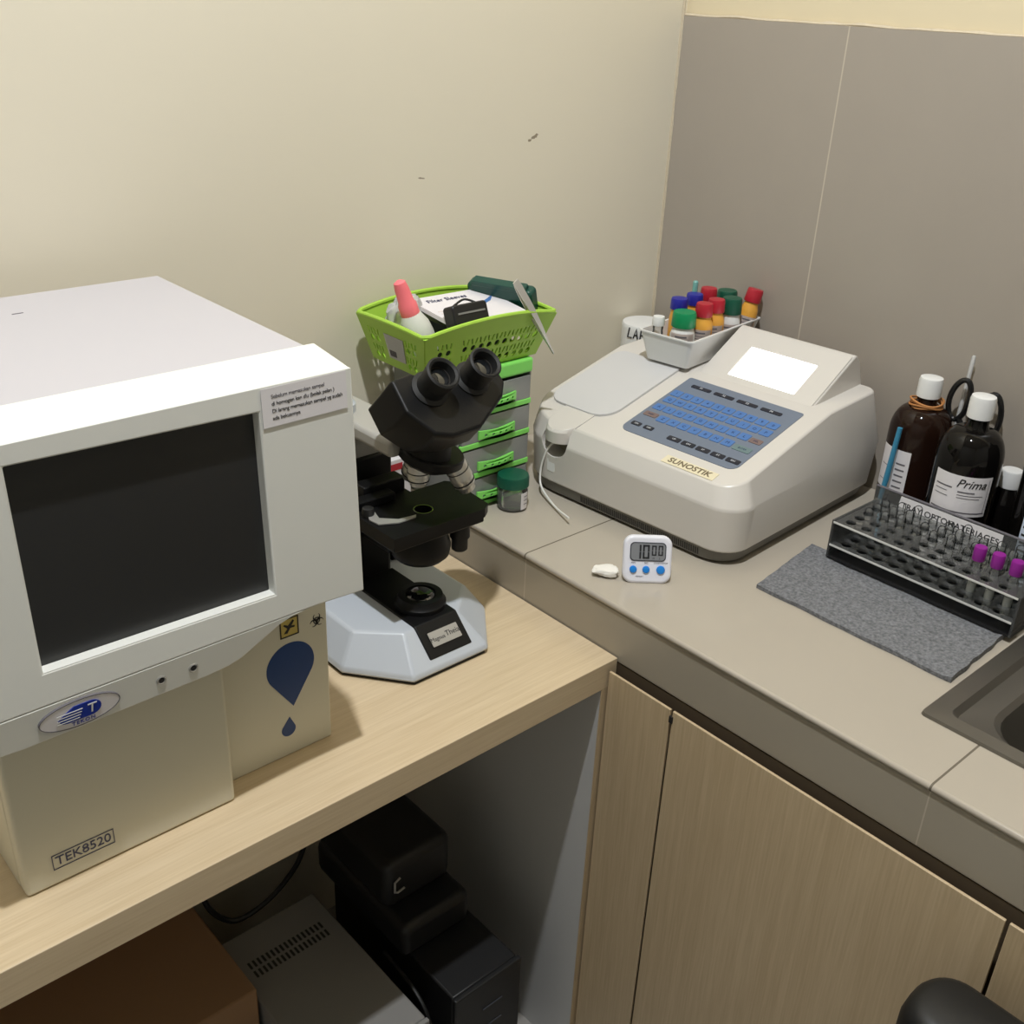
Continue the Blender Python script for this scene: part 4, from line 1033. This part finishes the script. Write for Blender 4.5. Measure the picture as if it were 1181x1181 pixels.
# upright back panel of the rack with a paper strip on it
bx0, bz = -.1535, .9015
obj('back_panel', box(BM(), (bx0, RY0, ZR0), (bx0 + .003, -.572, bz)), M['acryl'], rk)
obj('top_edge', box(BM(), (bx0 - .0006, RY0, bz), (bx0 + .0036, -.572, bz + .0014)), M['greyi'], rk)
ps = plane_map((bx0 - .0006, -.685, .8865), (0, -1, 0), (0, 0, 1))
pst = obj('paper_strip', sheet([(-.077, -.0135), (.074, -.0115), (.074, .0135), (-.073, .0135)], [], .0004, ps), M['paper'], rk)
obj('strip_writing', words('TRAY OPTOMATERIAGES', .0125, lambda a, b, w: ps(a, b + .001, w + .0004), .0003, space=1.0, bold=.0001), M['blacki'], pst)

# ------------------------------------------------------------------ dark glass bottles
ZBT = ZC + .0004
def big_bottle(name, label, x, y, r, zt, mb, hs):
    t = thing(name, label, 'bottle', (x, y, ZBT))
    h = zt - ZBT
    prof = [(r*.9, 0), (r, .004), (r, h*hs)]
    for k in range(1, 9):
        a = R(90 * k / 8); prof.append((.0165 + (r - .0165) * max(0, math.cos(a)) ** .9, h*hs + (h*.80 - h*hs) * math.sin(a)))
    prof += [(.0140, h*.82), (.0140, h*.88)]
    obj('glass', lathe(BM(), prof, (x, y, ZBT), n=48), mb, t)
    bm = BM(); n = 44
    lathe(bm, [(.0155, h*.865), (.0168, h*.868), (.0168, h*.975), (.0155, h*.995), (.012, h)], (x, y, ZBT), n=n)
    # knurled edge of the cap
    for v in bm.verts:
        d = Vector((v.co.x - x, v.co.y - y)); 
        if d.length > .0164: k = round(math.atan2(d.y, d.x) / (2*PI/n)); s = .97 if k % 2 else 1.0; v.co.x = x + d.x*s; v.co.y = y + d.y*s
    obj('cap', bm, M['white'], t)
    return t, h
def wrap_label(t, x, y, r, ang, half, z0, z1, m, name='label_paper'):
    bm = BM(); n = 24
    a0 = [bm.verts.new((x + (r + .0004) * math.cos(ang + half * (2*k/n - 1)), y + (r + .0004) * math.sin(ang + half * (2*k/n - 1)), z0)) for k in range(n + 1)]
    a1 = [bm.verts.new((v.co.x, v.co.y, z1)) for v in a0]
    for i in range(n): bm.faces.new((a0[i], a0[i+1], a1[i+1], a1[i]))
    return obj(name, bm, m, t)
def lines_on(lb, x, y, r, ang, rows, m):
    bm = BM(); f = cyl(x, y, r + .0007, ang, 0)
    for (a0, a1, z, tk_) in rows:
        n = 8
        p0 = [bm.verts.new(f(a0 + (a1 - a0) * k / n, z, 0)) for k in range(n + 1)]; p1 = [bm.verts.new(f(a0 + (a1 - a0) * k / n, z + tk_, 0)) for k in range(n + 1)]
        for i in range(n): bm.faces.new((p0[i], p0[i+1], p1[i+1], p1[i]))
    obj('label_print', bm, m, lb)
b1x, b1y, b1r = -.050, -.568, .0435
t1, h1 = big_bottle('reagent_jug', 'brown glass bottle with white cap and tan rubber bands beside the ivory analyser', b1x, b1y, b1r, 1.0415, M['amber'], .62)
for k in range(4):
    zz = ZBT + h1 * (.80 + .012 * k); rr = .0215 + .0012 * (k % 2)
    bm = BM(); tube(bm, [(b1x + rr * math.cos(2*PI*i/28), b1y + rr * math.sin(2*PI*i/28), zz + .0022 * math.sin(2*PI*i/28*2 + k)) for i in range(28)], .0016, 8, closed=True)
    obj('rubber_band', bm, M['band'], t1)
bm = BM(); tube(bm, [(b1x + .0215 * math.cos(2*PI*i/28), b1y + .0215 * math.sin(2*PI*i/28), ZBT + h1 * .775 + .002 * math.cos(2*PI*i/28)) for i in range(28)], .0009, 6, closed=True); obj('white_tie', bm, M['white'], t1)
def camang(x, y): return math.atan2(-1.236 - y, -1.4654 - x)
an1 = camang(b1x, b1y) - .72
l1 = wrap_label(t1, b1x, b1y, b1r, an1, .62, ZBT + .05, ZBT + .115, M['paper'])
lines_on(l1, b1x, b1y, b1r, an1, [(.008, .022, ZBT + .057 + .009 * k, .0025) for k in range(5)] + [(-.02, .0, ZBT + .062, .001), (-.02, .004, ZBT + .085, .001)], M['greyi'])
b2x, b2y, b2r = -.1005, -.668, .0435
t2, h2 = big_bottle('reagent_jug', 'nearly black glass bottle with white cap and large white label behind the rack', b2x, b2y, b2r, 1.0545, M['blackglass'], .62)
an2 = camang(b2x, b2y) + .0
l2 = wrap_label(t2, b2x, b2y, b2r, an2, .92, ZBT + .072, ZBT + .130, M['paper'])
f = cyl(b2x, b2y, b2r + .0008, an2, 0)
obj('label_name', words('Prima', .017, lambda a, b, w: f(a + .012, ZBT + .119 + b, w), .0003, shear=.35), M['blacki'], l2)
lines_on(l2, b2x, b2y, b2r, an2, [(-.004, .018, ZBT + .106, .0020), (-.004, .030, ZBT + .102, .001), (-.004, .026, ZBT + .098, .001), (-.036, -.012, ZBT + .110, .002), (-.036, -.018, ZBT + .104, .001), (-.036, -.016, ZBT + .097, .001), (-.038, .038, ZBT + .076, .002), (.036, .0367, ZBT + .076, .05)], M['greyi'])
b3x, b3y, b3r = -.0870, -.7815, .0430
t3, h3 = big_bottle('reagent_jug', 'tall black bottle with pale blue label cut off by the right edge', b3x, b3y, b3r, 1.085, M['blackglass'], .72)
an3 = camang(b3x, b3y)
l3 = wrap_label(t3, b3x, b3y, b3r, an3 + .12, .75, ZBT + .025, ZBT + .115, M['blacklabel'])
lines_on(l3, b3x, b3y, b3r, an3 + .12, [(-.03, .0, ZBT + .03 + .011 * k, .003) for k in range(7)], M['blacki'])
t4 = thing('reagent_bottle', 'short black bottle with white cap between the tall black bottles', 'bottle', (-.0415, -.7065, ZBT))
obj('body', lathe(BM(), [(.023, 0), (.025, .003), (.025, .072), (.022, .084), (.014, .094), (.013, .102)], (-.0415, -.7065, ZBT), n=32), M['blackglass'], t4)
obj('cap', lathe(BM(), [(.0140, .096), (.0148, .097), (.0145, .119), (.0135, .121), (.009, .1215)], (-.0415, -.7065, ZBT), n=28), M['white'], t4)
# scissors standing between bottles
sx = thing('scissors', 'black handled scissors standing behind the nearly black bottle', 'scissors', (-.03, -.635, ZBT))
sd = Vector((-.08, -.55, .0)); 
def SP(a, b): return Vector((-.026, -.632, 0)) + Vector((.10, -.995, 0)) * a + Vector((0, 0, ZBT + b))
for (ca, cb, rx, rz, tl_) in ((-.028, .190, .0135, .030, -.10), (.020, .182, .0125, .028, .12)):
    loop = []
    for i in range(28):
        q = 2*PI*i/28; a_, b_ = rx * math.cos(q), rz * math.sin(q) * (1 + .1 * math.cos(q))
        loop.append(SP(ca + a_ * math.cos(tl_) - b_ * math.sin(tl_), cb + a_ * math.sin(tl_) + b_ * math.cos(tl_)))
    bm = BM(); tube(bm, loop, .0040, 10, closed=True); obj('handle', bm, M['scissor'], sx)
for (a0, a1) in ((-.024, .008), (.018, -.004)):
    bm = BM(); tube(bm, [SP(a0, .164), SP((a0 + a1) / 2, .14), SP(a1, .11)], [.0045, .005, .004], 8); obj('shank', bm, M['scissor'], sx)
    bm = BM(); p0, p1 = SP(a1, .115), SP(.003, .004)
    w_ = Vector((.10, -.995, 0)) * .004; n_ = Vector((.995, .10, 0)) * .0008
    loft(bm, [[p0 + w_ + n_, p0 - w_ + n_, p0 - w_ - n_, p0 + w_ - n_], [p1 + w_ * .2 + n_, p1 - w_ * .2 + n_, p1 - w_ * .2 - n_, p1 + w_ * .2 - n_]]); obj('blade', bm, M['steel'], sx)
tag(obj('glass_rod', lathe(BM(), [(.003, 0), (.003, .250), (.002, .252)], (-.008, -.596, ZBT), (-.02, -.03, 1), 12), M['film']), 'thin clear glass rod standing behind the brown bottle', 'rod')
tag(obj('blue_strip', tube(BM(), [(-.108, -.5545, ZBT + .0005), (-.1035, -.559, ZBT + .07), (-.1005, -.562, ZBT + .150)], [.002, .0042, .0036], 10), M['bluestrip']), 'slim blue plastic stick leaning against the brown bottle', 'stick')

# ------------------------------------------------------------------ under the desk
bxx = thing('cardboard_box', 'brown cardboard box with folded flaps on the floor under the desk', 'box', (-1.32, -.22, 0))
obj('box_body', box(BM(), (-1.62, -.328, 0), (-1.040, -.135, .335)), M['card'], bxx, bevel=.003)
bm = BM(); prism(bm, [(-.135, .336), (-.139, .336), (-.112, .405), (-.108, .405)], -1.60, -1.05, lambda a, b, w: (w, a, b)); obj('flap', bm, M['card'], bxx)
pw = thing('computer_case', 'light grey computer case with slotted top standing under the desk', 'computer', (-.97, -.345, 0))
obj('case_shell', box(BM(), (-1.035, -.478, .004), (-.880, -.203, .300)), M['pcgrey'], pw, bevel=.003)
bm = BM()
for r_i in range(2):
    for k in range(17): 
        x = -1.018 + .0070 * k; y = -.262 - .017 * r_i
        box(bm, (x, y - .006, .2995), (x + .0034, y + .006, .3004))
obj('vent_slots', bm, M['andark'], pw)
obj('front_panel', box(BM(), (-1.036, -.486, .002), (-.879, -.4785, .301)), M['pcgrey'], pw, bevel=.002)
pk = thing('computer_case', 'black computer case with glossy front standing next to the white desk panel', 'computer', (-.78, -.34, 0))
obj('case_shell', box(BM(), (-.836, -.480, .004), (-.722, -.190, .300)), M['pcblack'], pk, bevel=.003)
pf = obj('front_panel', box(BM(), (-.838, -.489, .002), (-.720, -.4805, .302)), M['pcblack'], pk, bevel=.002)
for z in (.212, .25): obj('front_trim', box(BM(), (-.79, -.4902, z), (-.755, -.489, z + .002)), M['lcdframe'], pf)
pr_ = thing('black_printer', 'black stepped office machine stacked on the black computer case under the desk', 'printer', (-.78, -.27, .30))
obj('printer_body', box(BM(), (-.850, -.390, .3008), (-.732, -.165, .358)), M['pcblack'], pr_, bevel=.012, seg=3)
obj('printer_top', box(BM(), (-.850, -.350, .3582), (-.736, -.165, .440)), M['pcblack'], pr_, bevel=.014, seg=3)
bm = BM(); tube(bm, [(-.828, -.3512, .412), (-.838, -.353, .410), (-.839, -.354, .394), (-.834, -.354, .391), (-.822, -.353, .392)], .0016, 8); obj('latch', bm, M['plate'], pr_)
pth = smooth_path([(-.93, -.05, .50), (-1.0, -.10, .44), (-1.03, -.16, .36), (-1.005, -.180, .310), (-.965, -.185, .306), (-.91, -.175, .318), (-.86, -.15, .34), (-.80, -.10, .42)])
tag(obj('cable', tube(BM(), pth, .004, 8), M['cable']), 'black cable looping behind the light grey computer case', 'cable')
tag(obj('cord', tube(BM(), smooth_path([(-.862, -.36, .302), (-.866, -.44, .296), (-.866, -.475, .25), (-.864, -.49, .12), (-.862, -.492, .01)]), .003, 8), M['cable']), 'thin black cord hanging between the two computer cases', 'cable')

# ------------------------------------------------------------------ chair, only the top corner of its padded back shows
ch = thing('office_chair', 'black padded chair by the oak cabinet doors, only its back\'s top showing', 'chair', (-.92, -1.19, 0))
bm = BM(); loft(bm, [[(a, b, z) for a, b in rrect(-.742 + q, -.650 - q, -1.40 + q, -.985 - q, .040 - q, 8)] for z, q in ((.44, .02), (.45, .004), (.47, 0), (.672, 0), (.686, .003), (.694, .008), (.699, .016))]); obj('backrest', bm, M['vinyl'], ch, smooth=60)
bm = BM(); loft(bm, [[(a, b, z) for a, b in rrect(-1.18 + q, -.765 - q, -1.40 + q, -.985 - q, .08, 6)] for z, q in ((.40, .02), (.41, 0), (.45, 0), (.465, .02))]); obj('seat', bm, M['vinyl'], ch, smooth=50)
bm = BM(); tube(bm, [(-.97, -1.19, .388), (-.72, -1.19, .384), (-.636, -1.19, .42), (-.636, -1.19, .55)], .012, 10); obj('back_support', bm, M['pcblack'], ch)
bm = BM(); lathe(bm, [(.028, .06), (.028, .25), (.018, .25), (.018, .402)], (-.97, -1.19, 0), n=22); obj('column', bm, M['pcblack'], ch)
for k in range(5):
    a = R(72 * k + 20); d = Vector((math.cos(a), math.sin(a), 0)); c = Vector((-.97, -1.19, .085))
    bm = BM(); tube(bm, [c + d * .02, c + d * .25 - Vector((0, 0, .02))], [.02, .012], 8); obj('leg', bm, M['pcblack'], ch)
    e = c + d * .25; bm = BM(); lathe(bm, [(.026, -.012), (.028, -.008), (.028, .008), (.026, .012)], (e.x, e.y, .028), (-d.y, d.x, 0), 20); obj('caster', bm, M['rubber'], ch)

# ------------------------------------------------------------------ view
sc.cycles.transparent_max_bounces = 32
vs = sc.view_settings
sc.display_settings.display_device = 'sRGB'
vs.view_transform = 'Standard'; vs.look = 'None'; vs.gamma = 1.0; vs.use_curve_mapping = False
vs.exposure = 0.0
